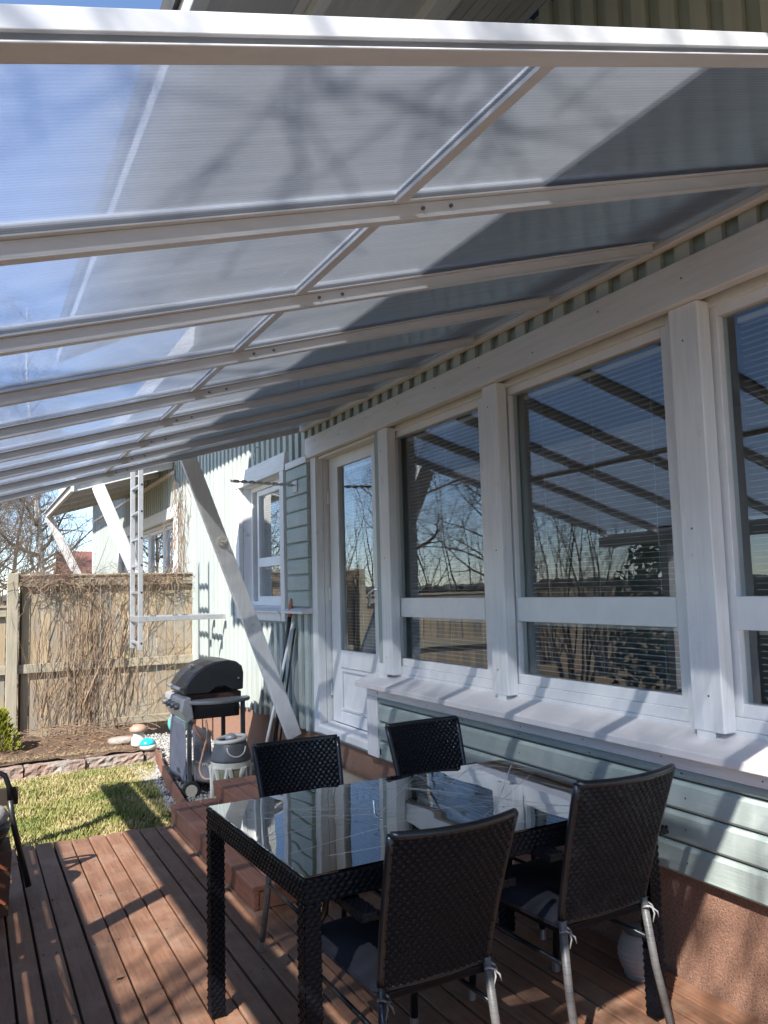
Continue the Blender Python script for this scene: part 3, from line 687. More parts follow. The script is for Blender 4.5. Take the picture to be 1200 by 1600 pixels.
for i in range(24):
    a = Vector((rnd.uniform(.05, TL-.05), rnd.uniform(.05, TW-.05), TH+.0004)); an = rnd.uniform(0, 3.14); L = rnd.uniform(.25, .7)
    d = Vector((math.cos(an), math.sin(an), 0)); p, q2 = a-d*L, a+d*L
    f = lambda t_: Vector((min(max(t_.x, .03), TL-.03), min(max(t_.y, .03), TW-.03), t_.z))
    # clip the line to the top
    def clip(o, dd):
        t0, t1 = -L, L
        for c0, dc, lo_, hi_ in ((o.x, dd.x, .03, TL-.03), (o.y, dd.y, .03, TW-.03)):
            if abs(dc) > 1e-6:
                u0, u1 = sorted(((lo_-c0)/dc, (hi_-c0)/dc)); t0 = max(t0, u0); t1 = min(t1, u1)
        return o+dd*t0, o+dd*t1
    p, q2 = clip(a, d); m.obox(p, q2, rnd.choice((.0012, .0018, .0026)), .0003)
kind(m.build('strand', STRANDM, tab, local=True), 'stuff')

# ------------------------------------------------------------------ chairs
def make_chair(dusty=False):
    root = thing('dining_chair', None, 'chair', (0, 0, 0), 'wicker chairs around the glass table')
    W0, W1, z0, z1 = .36, .42, .425, .875          # bottom/top width and height of the back panel
    def surf(off, flip):
        def fn(U, Vv):
            Uu = 1-U if flip else U
            w = W0+(W1-W0)*Vv; s = (Uu-.5)*2
            x = s*w/2; z = z0+(z1-z0)*Vv+.004*s*s*Vv
            y = -.005-.135*Vv**1.15-.034*(1-s*s)*(.35+.65*Vv)+off
            P = np.stack([x, y, z], -1)
            tz = np.stack([np.zeros_like(x), np.full_like(x, -.3), np.ones_like(x)], -1)
            tx = np.stack([np.ones_like(x), .068*s*2*(.35+.65*Vv)/w*1.0, np.zeros_like(x)], -1)
            n_ = np.cross(tx, tz); n_ /= np.linalg.norm(n_, axis=-1, keepdims=True)
            return P, n_*(1 if not flip else -1)
        return fn
    parts = [woven(surf(0, False), 16*8, 32*6, 16, 32, .0056), woven(surf(.016, True), 16*7, 32*5, 16, 32, .0050, 1)]
    V, F = merge(parts)
    place('backrest', npmesh('backrest', V, F, WICKERW if dusty else WICKER, True), root)
    def bp(s, v, off=.008):
        w = W0+(W1-W0)*v; return Vector((s*w/2, -.005-.135*v**1.15-.034*(1-s*s)*(.35+.65*v)+off, z0+(z1-z0)*v+.004*s*s*v))
    m = M()
    for s in (-1, 1): m.tube([bp(s, v/10) for v in range(11)], .0125, 10)
    m.tube([bp(-1+.1*i, 1) for i in range(21)], .0125, 10); m.tube([bp(-1+.2*i, 0) for i in range(11)], .010, 10)
    m.build('back_frame', TUBE, root, smooth=True, local=True)
    # seat and cushion
    M().box(-.19, .19, .0, .44, .385, .41).build('seat', WICKER, root, bevel=.006, local=True)
    P = []; nx, ny = 14, 14
    c_ = M()
    top, bot = [], []
    for i in range(nx+1):
        ra, rb = [], []
        for j in range(ny+1):
            u, v = i/nx*2-1, j/ny*2-1
            x = .215*u*(1-.06*max(0, -v)); yy = .235+.235*v
            e = max(abs(u), abs(v)); puff = (1-e**6)
            ra.append((x, yy, .425+.045*puff+.004*math.sin(u*7+v*5)*puff)); rb.append((x, yy, .412-.0*puff))
        top.append(ra); bot.append(rb)
    c_.sheet([list(reversed(r0)) for r0 in top][::-1]); c_.sheet(bot)
    ring = [(i, 0) for i in range(nx)]+[(nx, j) for j in range(ny)]+[(nx-i, ny) for i in range(nx)]+[(0, ny-j) for j in range(ny)]
    vs = [top[i][j] for i, j in ring]+[bot[i][j] for i, j in ring]; L = len(ring)
    c_.add(vs, [(k_, (k_+1) % L, (k_+1) % L+L, k_+L) for k_ in range(L)])
    cu = c_.build('cushion', CUSH, root, smooth=True, local=True)
    pp = M(); pts = [Vector(top[i][j])+Vector((0, 0, -.001)) for i, j in ring]; pts.append(pts[0]); pp.tube(pts, .0042, 6); pp.build('piping', CUSH, cu, smooth=True, local=True)
    for s in (-1, 1):
        m = M(); m.tube([(s*.19, .45, .40), (s*.195, .47, .2), (s*.20, .485, .035)], .0135, 10); lg = m.build('leg', TUBE, root, smooth=True, local=True)
        m = M(); m.tube([(s*.20, .4855, .042), (s*.2005, .487, 0)], .0155, 10); m.build('foot_cap', STEEL, lg, local=True)
        m = M(); m.tube([(s*.18, .0, .43), (s*.19, -.03, .22), (s*.20, -.075, .035)], .0135, 10); lg = m.build('leg', TUBEG if (s == 1 or dusty) else TUBE, root, smooth=True, local=True)
        m = M(); m.tube([(s*.20, -.0745, .042), (s*.2005, -.078, 0)], .0155, 10); m.build('foot_cap', STEEL, lg, local=True)
        # arm rest: flat woven bar on a front stalk
        yb = bp(s, .47).y
        V, F = woven_box(-.026, .026, 0, .33, -.012, .012, .016, .012, .0026)
        tp = woven(flat((-.026, 0, .012), (.052, 0, 0), (0, .33, 0), (0, 0, 1)), 18, 110, 3, 22, .004); bt = woven(flat((.026, 0, -.012), (-.052, 0, 0), (0, .33, 0), (0, 0, -1)), 8, 60, 3, 20, .002)
        V, F = merge([(V, F), tp, bt])
        ar = place('armrest', npmesh('armrest', V, F, WICKER, True), root, (s*.236, yb, .648))
        m = M(); m.tube([(s*.236, yb+.29, .637), (s*.236, yb+.31, .56), (s*.205, .42, .44), (s*.19, .43, .395)], .011, 8); m.build('arm_support', TUBE, root, smooth=True, local=True)
        # tie ribbons of the cushion round the rear leg
        kx, ky, kz = s*.183, -.018, .405
        m = M(); m.tube([(kx+.017*math.cos(a), ky+.017*math.sin(a), kz+.006*math.sin(a*2)) for a in [i*.7 for i in range(10)]], .0035, 6)
        for (dx, dz) in ((.018, -.032), (-.010, -.042)):
            m.tube([(kx, ky-.018, kz), (kx+dx*.5, ky-.032, kz+dz*.3), (kx+dx, ky-.028, kz+dz)], [.0026, .003, .0018], 5)
        m.build('tie', RIBBON if s == 1 or dusty else GRILLD, root, smooth=True, local=True)
    for s in (-1, 1):
        m = M(); m.tube([(s*.187, .46, .30), (s*.187, .0, .30)], .008, 8); m.build('side_rail', TUBE, root, smooth=True, local=True)
    return root
ch = make_chair()
ch2 = make_chair(True)
def setchair(o, x, y, rz, s, label):
    o.location = (x, y, 0); o.rotation_euler.z = R(rz); o.scale = (s, s, s); o['label'] = label
setchair(ch, 1.225, 2.105, 1, .99, 'front wicker chair, its back to us, with dark blue cushion and one grey ribbon')
setchair(ch2, 1.925, 2.17, 2, 1.025, 'dusty black wicker chair pushed in near the brown plinth, grey ribbons at both rear legs')
c3 = copy_tree(ch); setchair(c3, 1.345, 3.38, 180, .965, 'black wicker chair across the table, in front of the slanted brace foot and steps')
c4_ = copy_tree(ch); setchair(c4_, 2.03, 3.40, 180+3, .985, 'black wicker chair across the table against the pale green siding below the sill')

# ------------------------------------------------------------------ folding chair and planter box at the left edge
fc = thing('folding_chair', 'black tubular folding chair frame standing on the deck by the lawn', 'folding chair', (.2, 4.9, 0))
m = M(); m.tube([(-.06, 4.80, .63), (.06, 4.80, .642), (.14, 4.80, .632), (.195, 4.80, .60), (.215, 4.80, .54), (.222, 4.80, .45)], .0135, 12); m.build('backrest_tube', TUBE, fc, smooth=True)
m = M(); m.tube([(.221, 4.80, .47), (.235, 4.80, .36), (.318, 4.80, .012)], .0155, 12); lg = m.build('leg', GRILLK, fc, smooth=True)
m = M(); m.tube([(-.28, 4.80, .47), (-.30, 4.80, .36), (-.42, 4.80, .012)], .0155, 12); m.build('leg', GRILLK, fc, smooth=True)
m = M(); m.tube([(-.27, 4.80, .45), (-.26, 4.80, .56), (-.18, 4.80, .60), (-.06, 4.80, .63)], .0135, 12); m.build('backrest_tube', TUBE, fc, smooth=True)
M().box(-.22, .262, 4.815, 4.835, .44, .53).build('back_slat', DARK, fc, bevel=.004)
m = M(); m.tube([(.228, 4.80, .40), (.10, 4.78, .345), (-.2, 4.78, .345), (-.29, 4.80, .40)], .011, 10); m.build('cross_bar', TUBE, fc, smooth=True)
pb = thing('fire_bowl', 'rust brown square garden fire box under a black bowl beside the folding chair', 'fire bowl', (.05, 4.62, 0))
m = M(); m.prism([(-.095, .0), (.205, .0), (.218, .30), (-.115, .30)], 4.45, 4.74); m.build('box', CORTEN, pb, bevel=.003)
for (x, z, d) in ((.20, .22, .09), (.19, .14, .06), (.195, .06, .05)):
    m = M(); m.obox((x-.1+.0, 4.4485, z+.06), (x, 4.4485, z), .006, .014, (1, 0, 1)); m.build('slot', TERRA, pb)
m = M(); m.lathe([(.0, .30), (.12, .31), (.155, .36), (.165, .40), (.15, .40), (.10, .37), (0, .36)], (.055, 4.60, 0), 28); m.build('bowl', GRILLK, pb, smooth=True)
m = M(); m.lathe([(0, 0), (.08, .006), (.125, .03), (.135, .06), (.11, .10), (.06, .12), (0, .125)], (.075, 4.60, .385), 24, 1, .8)
tag(m.build('stone', GRANITE, smooth=True), 'rounded grey speckled stone lying in the black fire bowl', 'stone')

# ------------------------------------------------------------------ fence
fence = thing('wooden_fence', 'weathered tall board fence at the end of the lawn, overgrown with dry vine', 'fence', (1.47, 10, GZ))
bm = []
for i in range(3): bm.append(M().box(-.051, .051, -.011, .011, 0, 1.80).mesh('fence_board', FENCEM))
x = .575; j = 0
while x < 2.46:
    z0 = -.10 if x < 1.62 else -.03
    o = place('fence_board', bm[j % 3], fence, (x-1.47, .02+rnd.uniform(-.004, .004), z0-GZ+rnd.uniform(-.01, .01)), bevel=0)
    x += .1095; j += 1
M().box(.39, .505, 9.90, 10.02, -.2, 1.815).build('fence_post', FENCEP, fence, bevel=.006)
FB = lambda n_, *b: M().box(*b).build(n_, FENCEG, fence, bevel=.004)
FB('top_rail', .507, 2.485, 9.955, 9.998, 1.66, 1.775); FB('cap_rail', .507, 2.487, 9.935, 10.06, 1.778, 1.80)
FB('middle_rail', .507, 2.485, 9.955, 9.998, .69, .79); FB('bottom_rail', 1.55, 2.485, 9.955, 9.998, .02, .11)
M().box(.53, .545, 9.97, 10.0, 0.0, 1.65).build('fence_board', DARK, fence)  # narrow near-black strip next to the fence post
f2 = thing('wooden_fence', 'lower grey-green board fence left of the tall fence post', 'fence', (-1.0, 10, GZ))
x = .33; j = 0
while x > -2.3:
    place('fence_board', bm[j % 3], f2, (x+1.0, .02+rnd.uniform(-.004, .004), -.37-GZ-.02+rnd.uniform(-.01, .01))); x -= .1095; j += 1
for (a, b) in ((1.33, 1.43), (.69, .79), (.02, .11)): M().box(-2.36, .388, 9.955, 9.998, a, b).build('rail', FENCEG, f2, bevel=.004)
M().box(-2.36, .388, 9.935, 10.06, 1.433, 1.455).build('cap_rail', FENCEG, f2)
M().box(-2.48, -2.365, 9.90, 10.02, -.2, 1.50).build('fence_post', FENCEP, f2, bevel=.006)

# slatted screen along the outer edge of the deck (throws the striped shade)
scn = thing('slatted_screen', 'low horizontal slat screen along the outer edge of the deck', 'screen', (-.76, 1.7, 0))
zs_ = [(.06, .30), (.305, .52), (.535, .76), (.765, .985), (1.0, 1.165), (1.20, 1.325), (1.358, 1.52)]
for a, b in zs_: M().box(-.775, -.75, -1.3, 4.72, a, b).build('slat', FENCEP, scn, bevel=.002)
for y in (-1.2, .3, 1.75, 3.2, 4.66): M().box(-.835, -.776, y-.05, y+.05, 0, 1.51).build('post', FENCEP, scn)

# ------------------------------------------------------------------ climbing vine
vt = thing('climbing_vine', 'leafless reddish brown climbing vine matted over the tall fence', 'vine', (1.2, 9.85, -.05))
m = M()
for i in range(175):
    x = rnd.gauss(1.12, .30); x = min(max(x, .66), 1.95); zb = rnd.uniform(-.05, .35) if rnd.random() < .6 else rnd.uniform(.3, 1.2)
    zt = min(1.78, zb+rnd.uniform(.4, 1.7)); pts = []; lean = rnd.gauss(.10, .16); ph = rnd.uniform(0, 6); amp = rnd.uniform(.01, .035)
    y = 9.945-rnd.uniform(0, .075)**1
    for k_ in range(8):
        t_ = k_/7; pts.append((x+lean*t_*(zt-zb)+amp*math.sin(ph+t_*9), y+.012*math.sin(ph*2+t_*11), zb+(zt-zb)*t_))
    r0 = rnd.choice((.0016, .002, .0026, .0034, .0065)); m.tube(pts, [r0, r0, r0*.9, r0*.9, r0*.8, r0*.7, r0*.6, r0*.4], 4, False)
m.build('stem', VINE, vt)
m = M()
for i in range(320):
    x = rnd.uniform(.62, 2.35) if rnd.random() < .8 else rnd.uniform(.52, 1.0); dens = 1 if x > 1 else .8
    pts = []; p = Vector((x, 9.94-abs(rnd.gauss(0, .07)), 1.76+rnd.gauss(0, .055))); d = Vector((rnd.gauss(0, 1), rnd.gauss(0, .35), rnd.gauss(-.25, .55))).normalized()
    for k_ in range(7):
        pts.append(p.copy()); p = p+d*rnd.uniform(.03, .06); d = (d+Vector((rnd.gauss(0, .35), rnd.gauss(0, .2), rnd.gauss(-.10, .3)))).normalized()
        if p.y > 9.945 and p.z < 1.8: p.y = 9.94
        p.z = min(p.z, 1.93)
    r0 = rnd.uniform(.0012, .0032); m.tube(pts, [r0]*6+[r0*.5], 4, False)
m.build('tangle', VINE, vt)
m = M()
for i in range(90):     # thin runners over the right-hand boards
    x = rnd.uniform(1.6, 2.42); z = rnd.uniform(.2, 1.7); p = Vector((x, 9.948, z)); d = Vector((rnd.gauss(.1, .5), 0, rnd.gauss(0, 1))).normalized(); pts = []
    for k_ in range(9):
        pts.append(p.copy()); p = p+d*.055; d = (d+Vector((rnd.gauss(0, .3), 0, rnd.gauss(0, .25)))).normalized(); p.z = min(max(p.z, .02), 1.76); p.x = min(p.x, 2.46)
    m.tube(pts, rnd.uniform(.001, .0026), 4, False)
for i in range(70):     # litter of loops at the foot
    p = Vector((rnd.gauss(1.15, .28), 9.93-abs(rnd.gauss(0, .1)), rnd.uniform(-.02, .08))); d = Vector((rnd.choice((-1, 1)), rnd.gauss(0, .2), .25)).normalized(); pts = []
    for k_ in range(8):
        pts.append(p.copy()); p = p+d*.06; d = (d+Vector((rnd.gauss(0, .2), rnd.gauss(0, .15), -.13))).normalized(); p.z = max(p.z, -.02)
    m.tube(pts, rnd.uniform(.0015, .004), 4, False)
m.build('runner', VINE, vt)
v2 = thing('climbing_vine', 'thin bare vine hanging on the sunlit house corner past the fence', 'vine', (2.42, 10.4, 1.6))
m = M()
for i in range(46):
    y = rnd.uniform(10.08, 10.85); p = Vector((2.455-rnd.uniform(0, .04), y, rnd.uniform(1.75, 3.3))); d = Vector((0, rnd.gauss(0, .35), -1)).normalized(); pts = []
    for k_ in range(10):
        pts.append(p.copy()); p = p+d*rnd.uniform(.05, .13); d = (d+Vector((rnd.gauss(0, .1), rnd.gauss(0, .3), rnd.gauss(0, .1)))).normalized(); p.x = min(p.x, 2.468); p.z = max(p.z, 1.5)
    m.tube(pts, rnd.uniform(.0025, .005), 4, False)
m.build('stem', VINE, v2)

# ------------------------------------------------------------------ edging blocks, planks, ornaments
xs = [(-1.55, -.97), (-.965, -.37), (-.365, .225), (.23, .495), (.50, 1.045), (1.05, 1.60), (1.62, 1.79)]
lab = ['reddish edging block second beyond the left picture edge', 'reddish rough edging block below the left fence', 'reddish rough edging block below the yellow conifer', 'short red-brown edging block at the lawn edge right of the conifer',
       'pale grey and pink rough edging block in the middle of the row', 'long reddish rough edging block next to the ornaments', 'small square reddish edging block at the end of the row by the edging plank']
for (a, b), l_ in zip(xs, lab):
    na, nb, nh = max(3, int((b-a)/.035)), 5, 5; m = M(); yf = 8.40+.045*(a-.5); rr = random.Random(int(a*1000))
    Pf = [[(a+.004+(b-a-.008)*i/na, yf+rr.uniform(-.012, .012)*(0 < k_ < nh), GZ-.03+.140*k_/nh-(.006*rr.random() if k_ == nh else 0)) for k_ in range(nh+1)] for i in range(na+1)]
    m.sheet(Pf)
    Pt = [[(Pf[i][nh][0], Pf[i][nh][1]+(.19*j/nb), Pf[i][nh][2]+rr.uniform(-.004, .004)*(j > 0)) for j in range(nb+1)] for i in range(na+1)]
    m.sheet(Pt)
    for e in (0, na):
        p = Pf[e]; m.add([p[0], p[nh], Pt[e][nb], (Pt[e][nb][0], Pt[e][nb][1], GZ-.03)], [(0, 1, 2, 3)])
    m.add([(Pt[0][nb][0], Pt[0][nb][1], GZ-.03), (Pt[na][nb][0], Pt[na][nb][1], GZ-.03), Pt[na][nb], Pt[0][nb]], [(0, 1, 2, 3)])
    tag(m.build('edging_block', BLOCK), l_, 'edging block', 'rough blocks edging the flower bed')
m = M(); m.box(-1.7, 1.8, 8.33, 8.405, GZ-.03, GZ+.012); tag(m.build('kerb_strip', BLOCK), 'narrow pale concrete strip at the foot of the edging blocks', 'kerb')
m = M(); m.lathe([(.0, 0), (.12, .0), (.135, .03), (.13, .06), (.115, .07), (0, .072)], (1.50, 9.0, -.03), 10, 1.2, .7); tag(m.build('flat_stone', BLOCK, smooth=True), 'flat reddish stone behind the mushroom ornament', 'stone')
def mush(loc, h, rc, capm, label):
    t = thing('mushroom_ornament', label, 'garden ornament', loc)
    m = M(); m.lathe([(0, 0), (rc*.75, 0), (rc*.85, h*.12), (rc*.72, h*.38), (rc*.55, h*.48), (rc*.66, h*.58), (rc*.5, h*.70), (0, h*.71)], loc, 24); m.build('stalk', CERA, t, smooth=True)
    m = M(); m.lathe([(0, h*.66), (rc*.9, h*.66), (rc*1.02, h*.72), (rc*.95, h*.84), (rc*.6, h*.96), (0, h)], loc, 24); m.build('cap', capm, t, smooth=True)
    return t
mush((1.60, 8.72, -.022), .225, .088, CAPB, 'cream and brown ceramic mushroom on the bed corner')
t = thing('mushroom_ornament', 'small low ornament with bright turquoise cap on the corner block', 'garden ornament', (1.655, 8.50, -.025))
m = M(); m.lathe([(0, 0), (.06, 0), (.082, .02), (.078, .05), (0, .055)], (1.655, 8.50, -.025), 24); m.build('stalk', CERA, t, smooth=True)
m = M(); m.lathe([(0, .048), (.079, .048), (.080, .065), (.058, .095), (.025, .11), (0, .112)], (1.65, 8.50, -.025), 24); m.build('cap', TURQ, t, smooth=True)
m = M(); m.lathe([(.12*math.sin(math.pi*i/12), .12-.12*math.cos(math.pi*i/12)) for i in range(13)], (2.18, 9.45, -.06), 24); tag(m.build('ball', MINT, smooth=True), 'mint green ball on the gravel behind the grill', 'ball')
for (p, q_, l_) in (((1.715, 8.38), (1.585, 7.35), 'red-brown edging plank between lawn and gravel next to the corner block'), ((1.58, 7.33), (1.435, 5.72), 'red-brown edging plank between lawn and gravel next to the wooden steps')):
    m = M(); m.obox((p[0], p[1], -.08), (q_[0], q_[1], -.085), .022, .14); tag(m.build('edging_plank', STEPM, bevel=.003), l_, 'edging plank', 'planks between lawn and gravel')
# dry leaves and straw
lv = M()
def leaf(x, y, z):
    a_ = rnd.uniform(0, 6.28); L = rnd.uniform(.012, .03); u = Vector((math.cos(a_), math.sin(a_), rnd.uniform(-.2, .4)))*L; v = Vector((-math.sin(a_), math.cos(a_), rnd.uniform(-.3, .3)))*L*.45; c = Vector((x, y, z+.004+L*.2))
    lv.add([c-u, c-v, c+u, c+v, c+Vector((0, 0, -.004))], [(0, 1, 4), (1, 2, 4), (2, 3, 4), (3, 0, 4)])
for i in range(420): leaf(rnd.uniform(-.4, 1.6), rnd.uniform(8.6, 9.9), -.01)
for i in range(130): leaf(rnd.uniform(1.75, 2.45), rnd.gauss(8.1, .25), -.12)
for i in range(7): leaf(rnd.uniform(.1, 1.25), rnd.uniform(1.5, 5.5), 0)
for i in range(10): leaf(rnd.uniform(.05, 1.4), rnd.uniform(5.7, 8.2), -.12)
kind(lv.build('fallen_leaves', LEAFD), 'stuff')
st = M()
for i in range(900):
    x_ = rnd.uniform(-.4, 1.6); y_ = 8.60+abs(rnd.gauss(0, .09)); a_ = rnd.uniform(0, 6.28); L = rnd.uniform(.03, .09); d = Vector((math.cos(a_), math.sin(a_), rnd.uniform(.0, .5)))*L; w_ = Vector((-math.sin(a_), math.cos(a_), 0))*.0018; c = Vector((x_, y_, -.02))
    st.add([c-w_, c+w_, c+d], [(0, 1, 2)])
kind(st.build('straw', STRAW), 'stuff')
# conifer shrub at the left edge
sh = thing('conifer_shrub', 'small bright yellow-green conifer in the flower bed at the fence post', 'shrub', (.30, 9.25, -.03))
m = M()
for i in range(900):
    hh = rnd.random()**.8; a = rnd.uniform(0, 6.28); rad = .24*(1-hh*.75)*rnd.uniform(.35, 1)
    p = Vector((.30+rad*math.cos(a), 9.25+rad*math.sin(a), -.02+.40*hh)); d = Vector((math.cos(a)*.6, math.sin(a)*.6, rnd.uniform(.4, 1.1))).normalized(); L = rnd.uniform(.03, .06)
    w_ = d.orthogonal().normalized()*.010
    m.add([p-w_, p+w_, p+d*L+w_*.4, p+d*L-w_*.4], [(0, 1, 2, 3)]); w2 = d.cross(w_)
    m.add([p-w2, p+w2, p+d*L+w2*.4, p+d*L-w2*.4], [(0, 1, 2, 3)])
m.build('foliage', LEAFY, sh)
m = M(); m.tube([(.30, 9.25, -.08), (.30, 9.25, .25)], [.018, .006], 6); m.build('stem', BARK, sh)

# ------------------------------------------------------------------ folded ladder
lad = thing('ladder', 'aluminium folding ladder hung in an L shape in front of the fence', 'ladder', (1.58, 8.7, .97))
YL = (8.50, 8.95)
def stile(m, a, b): m.obox(a, b, .026, .050, (1, 0, 0) if abs(a[0]-b[0]) < .01 else (0, 0, 1))
up_ = []
for y in YL:
    m = M(); stile(m, (1.575, y, .97), (1.575, y, 2.95)); o = m.build('stile', RAW, lad, bevel=.004)
    for z in (1.04, 1.28, 1.56, 1.84, 2.12, 2.40, 2.68):
        s = M(); s.tube([(1.585, y-.0135, z), (1.585, y-.0145, z)], .011, 10); s.build('rung_hole', GRILLK, o)
for z in (1.04, 1.56, 1.84, 2.12, 2.40, 2.68): M().box(1.56, 1.60, YL[0]+.014, YL[1]-.014, z-.012, z+.012).build('rung', RAW, lad, bevel=.003)
for y in YL:
    m = M(); stile(m, (1.607, y, 1.285), (2.465, y, 1.285)); m.build('stile', RAW, lad, bevel=.004)
for x in (1.72, 2.0, 2.28): M().box(x-.02, x+.02, YL[0]+.014, YL[1]-.014, 1.273, 1.297).build('rung', RAW, lad, bevel=.003)
M().box(1.55, 1.64, YL[0]-.016, YL[1]+.016, 1.255, 1.315).build('joint', RAW, lad, bevel=.004)

# ------------------------------------------------------------------ wall iron: twisted basket bracket and hook
bk = thing('basket_bracket', 'twisted grey iron hanging-basket arm fixed to the teal siding', 'bracket', (2.455, 6.35, 2.43))
M().box(2.452, 2.4615, 6.30, 6.40, 2.37, 2.47).build('plate', IRON, bk, bevel=.002)
m = M(); N_ = 90; rows_ = []
for i in range(N_+1):
    t_ = i/N_; c = Vector((2.45-.55*t_, 6.35+.02*t_, 2.43+.02*t_)); a = t_*26
    u = Vector((0, math.cos(a), math.sin(a)))*.014; v = Vector((0, -math.sin(a), math.cos(a)))*.005
    rows_.append([c+u+v, c-u+v, c-u-v, c+u-v, c+u+v])
m.sheet(rows_); m.add(rows_[-1][:4], [(0, 1, 2, 3)]); m.build('arm', IRON, bk)
m = M(); m.tube([(2.47+.0, 7.36, 2.93), (2.44, 7.36, 2.93), (2.43, 7.36, 2.90), (2.43, 7.39, 2.84), (2.43, 7.36, 2.79), (2.43, 7.33, 2.84), (2.43, 7.36, 2.90)], .006, 8)
tag(m.build('cable_loop', IRON, smooth=True), 'small dark wire loop hanging on the cladding above the small window', 'hook')

# ------------------------------------------------------------------ poles leaning on the wall
def pole(name, a, b, r, m_, label, cat, tip=None):
    t = thing(name, label, cat, a); m = M(); m.tube([a, b], r, 12); m.build('shaft', m_, t, smooth=True)
    if tip:
        a_, b_ = Vector(a), Vector(b); d = (b_-a_).normalized(); m = M(); m.tube([b_-d*.005, b_+d*.05, b_+d*.13, b_+d*.15], [.021, .022, .016, .012], 12); m.build('grip', tip, t, smooth=True)
    return t
pole('broom_pole', (2.22, 6.45, -.13), (2.44, 6.48, 1.32), .018, GRILLK, 'black pole with an orange-red grip leaning on the wall by the door', 'pole', TERRA)
pole('white_pole', (2.09, 6.42, -.13), (2.44, 6.40, 1.27), .013, WHITEP, 'thin white pole leaning on the cladding behind the slanted brace', 'pole')
pole('dark_rod', (2.30, 6.55, -.13), (2.455, 6.40, 1.22), .009, RUBBER, 'thin dark rod standing behind the black pole by the door', 'pole')
t = thing('garden_lantern', 'white and grey ribbed round lantern on the deck behind the table leg', 'lantern', (2.365, 2.47, 0))
m = M(); m.lathe([(.055, 0), (.065, .012)]+[(.042+.042*math.sin(math.pi*(.12+.76*i/16))+(.003 if i % 2 else 0), .015+.15*i/16) for i in range(17)]+[(.05, .17), (0, .175)], (2.365, 2.47, 0), 28); m.build('globe', GLOBE, t)
m = M(); m.lathe([(.055, .166), (.06, .175), (.03, .20), (0, .205)], (2.365, 2.47, 0), 24); m.build('lid', GRILLD, t, smooth=True)

# ------------------------------------------------------------------ gas grill (front faces the lawn)
G0 = Vector((1.66, 6.72, GZ))
gr = thing('gas_grill', 'black-hooded gas grill on a grey trolley standing on the gravel', 'grill', tuple(G0))
y0, y1 = 6.84, 7.36
pr = [(1.63, .685), (1.625, .74), (1.66, .80), (1.72, .865), (1.80, .915), (1.90, .948), (2.00, .955), (2.08, .94), (2.13, .90), (2.145, .84), (2.14, .70), (2.05, .695), (1.98, .735), (1.90, .735), (1.83, .685)]
m = M(); m.prism(pr, y0, y1); hd = m.build('hood', GRILLK, gr, bevel=.012)
pr2 = [(x*1.0+.0, z) for x, z in pr]
cxh, czh = 1.90, .80
for ys, ye in ((y0-.014, y0-.0005), (y1+.0005, y1+.014)):
    m = M(); m.prism([(cxh+(x-cxh)*.96, czh+(z-czh)*.93) for x, z in pr], ys, ye); m.build('hood_end', GRILLK, hd, bevel=.006)
m = M(); m.tube([(1.60, y0+.04, .735), (1.60, y1-.04, .735)], .016, 12)
for yy in (y0+.07, y1-.07): m.tube([(1.60, yy, .735), (1.64, yy, .735)], .010, 8)
m.build('handle', GRILLG, hd, smooth=True)
m = M(); m.tube([(1.752, 7.10, .895), (1.742, 7.10, .910)], .022, 20); m.build('gauge', CHROME, hd)
m = M(); m.tube([(2.09, y0-.0145, .80), (2.09, y0-.022, .80)], .010, 10); m.build('pivot', CHROME, hd)
M().box(1.68, 2.13, y0+.03, y1-.03, .60, .683).build('firebox', RUST, gr, bevel=.006)
M().box(1.72, 2.12, y0+.05, y1-.05, .47, .598).build('burner_box', GRILLK, gr, bevel=.01)
# right side shelf: rounded slab towards us
sp = []
for i in range(13):
    a = math.pi*i/12; sp.append((1.91-.27*math.cos(a)*(1 if i else 1), 6.80-.17*math.sin(a)))
m = M(); n_ = len(sp); vs = [(x, y, .615) for x, y in sp]+[(x, y, .645) for x, y in sp]
vs += [(2.18, 6.835, .615), (1.64, 6.835, .615), (2.18, 6.835, .645), (1.64, 6.835, .645)]
m.add(vs, [tuple(range(n_))+(2*n_, 2*n_+1), tuple(list(range(2*n_-1, n_-1, -1))+[2*n_+3, 2*n_+2])]+[(i, i+n_, i+1+n_, i+1) for i in range(n_-1)]+[(n_-1, 2*n_-1, 2*n_+2, 2*n_), (2*n_+1, 2*n_+3, n_, 0), (2*n_, 2*n_+2, 2*n_+3, 2*n_+1)])
m.build('side_shelf', SHELF, gr, bevel=.008)
m = M(); vs = [(x, y-(7.40-7.36)+.0, z) for x, y, z in []]
m.box(1.66, 2.15, y1+.02, y1+.22, .615, .645); m.build('side_shelf', GRILLD, gr, bevel=.01)
# control panel with knobs
m = M(); m.prism([(1.60, .66), (1.665, .675), (1.69, .50), (1.64, .465), (1.585, .56)], 6.76, 7.44); cp = m.build('control_panel', GRILLG, gr, bevel=.01)
d = Vector((-.95, 0, -.32)).normalized()
for i in range(4):
    c = Vector((1.592, 6.88+.15*i, .595)); m = M(); m.tube([c, c+d*.012], .034, 18); m.tube([c+d*.012, c+d*.034], [.024, .020], 16); m.obox(c+d*.036+Vector((0, 0, -.018)), c+d*.036+Vector((0, 0, .018)), .010, .012, tuple(d)); m.build('knob', GRILLD, cp)
for (x, y) in ((1.66, 6.80), (1.66, 7.40), (2.12, 6.80), (2.12, 7.40)):
    m = M(); m.box(x-.017, x+.017, y-.017, y+.017, GZ+(.05 if y < 7 else .0), .62); m.build('leg', GRILLD, gr, bevel=.003)
M().box(1.65, 2.13, 6.80, 7.40, .0, .035).build('lower_shelf', GRILLD, gr, bevel=.004)
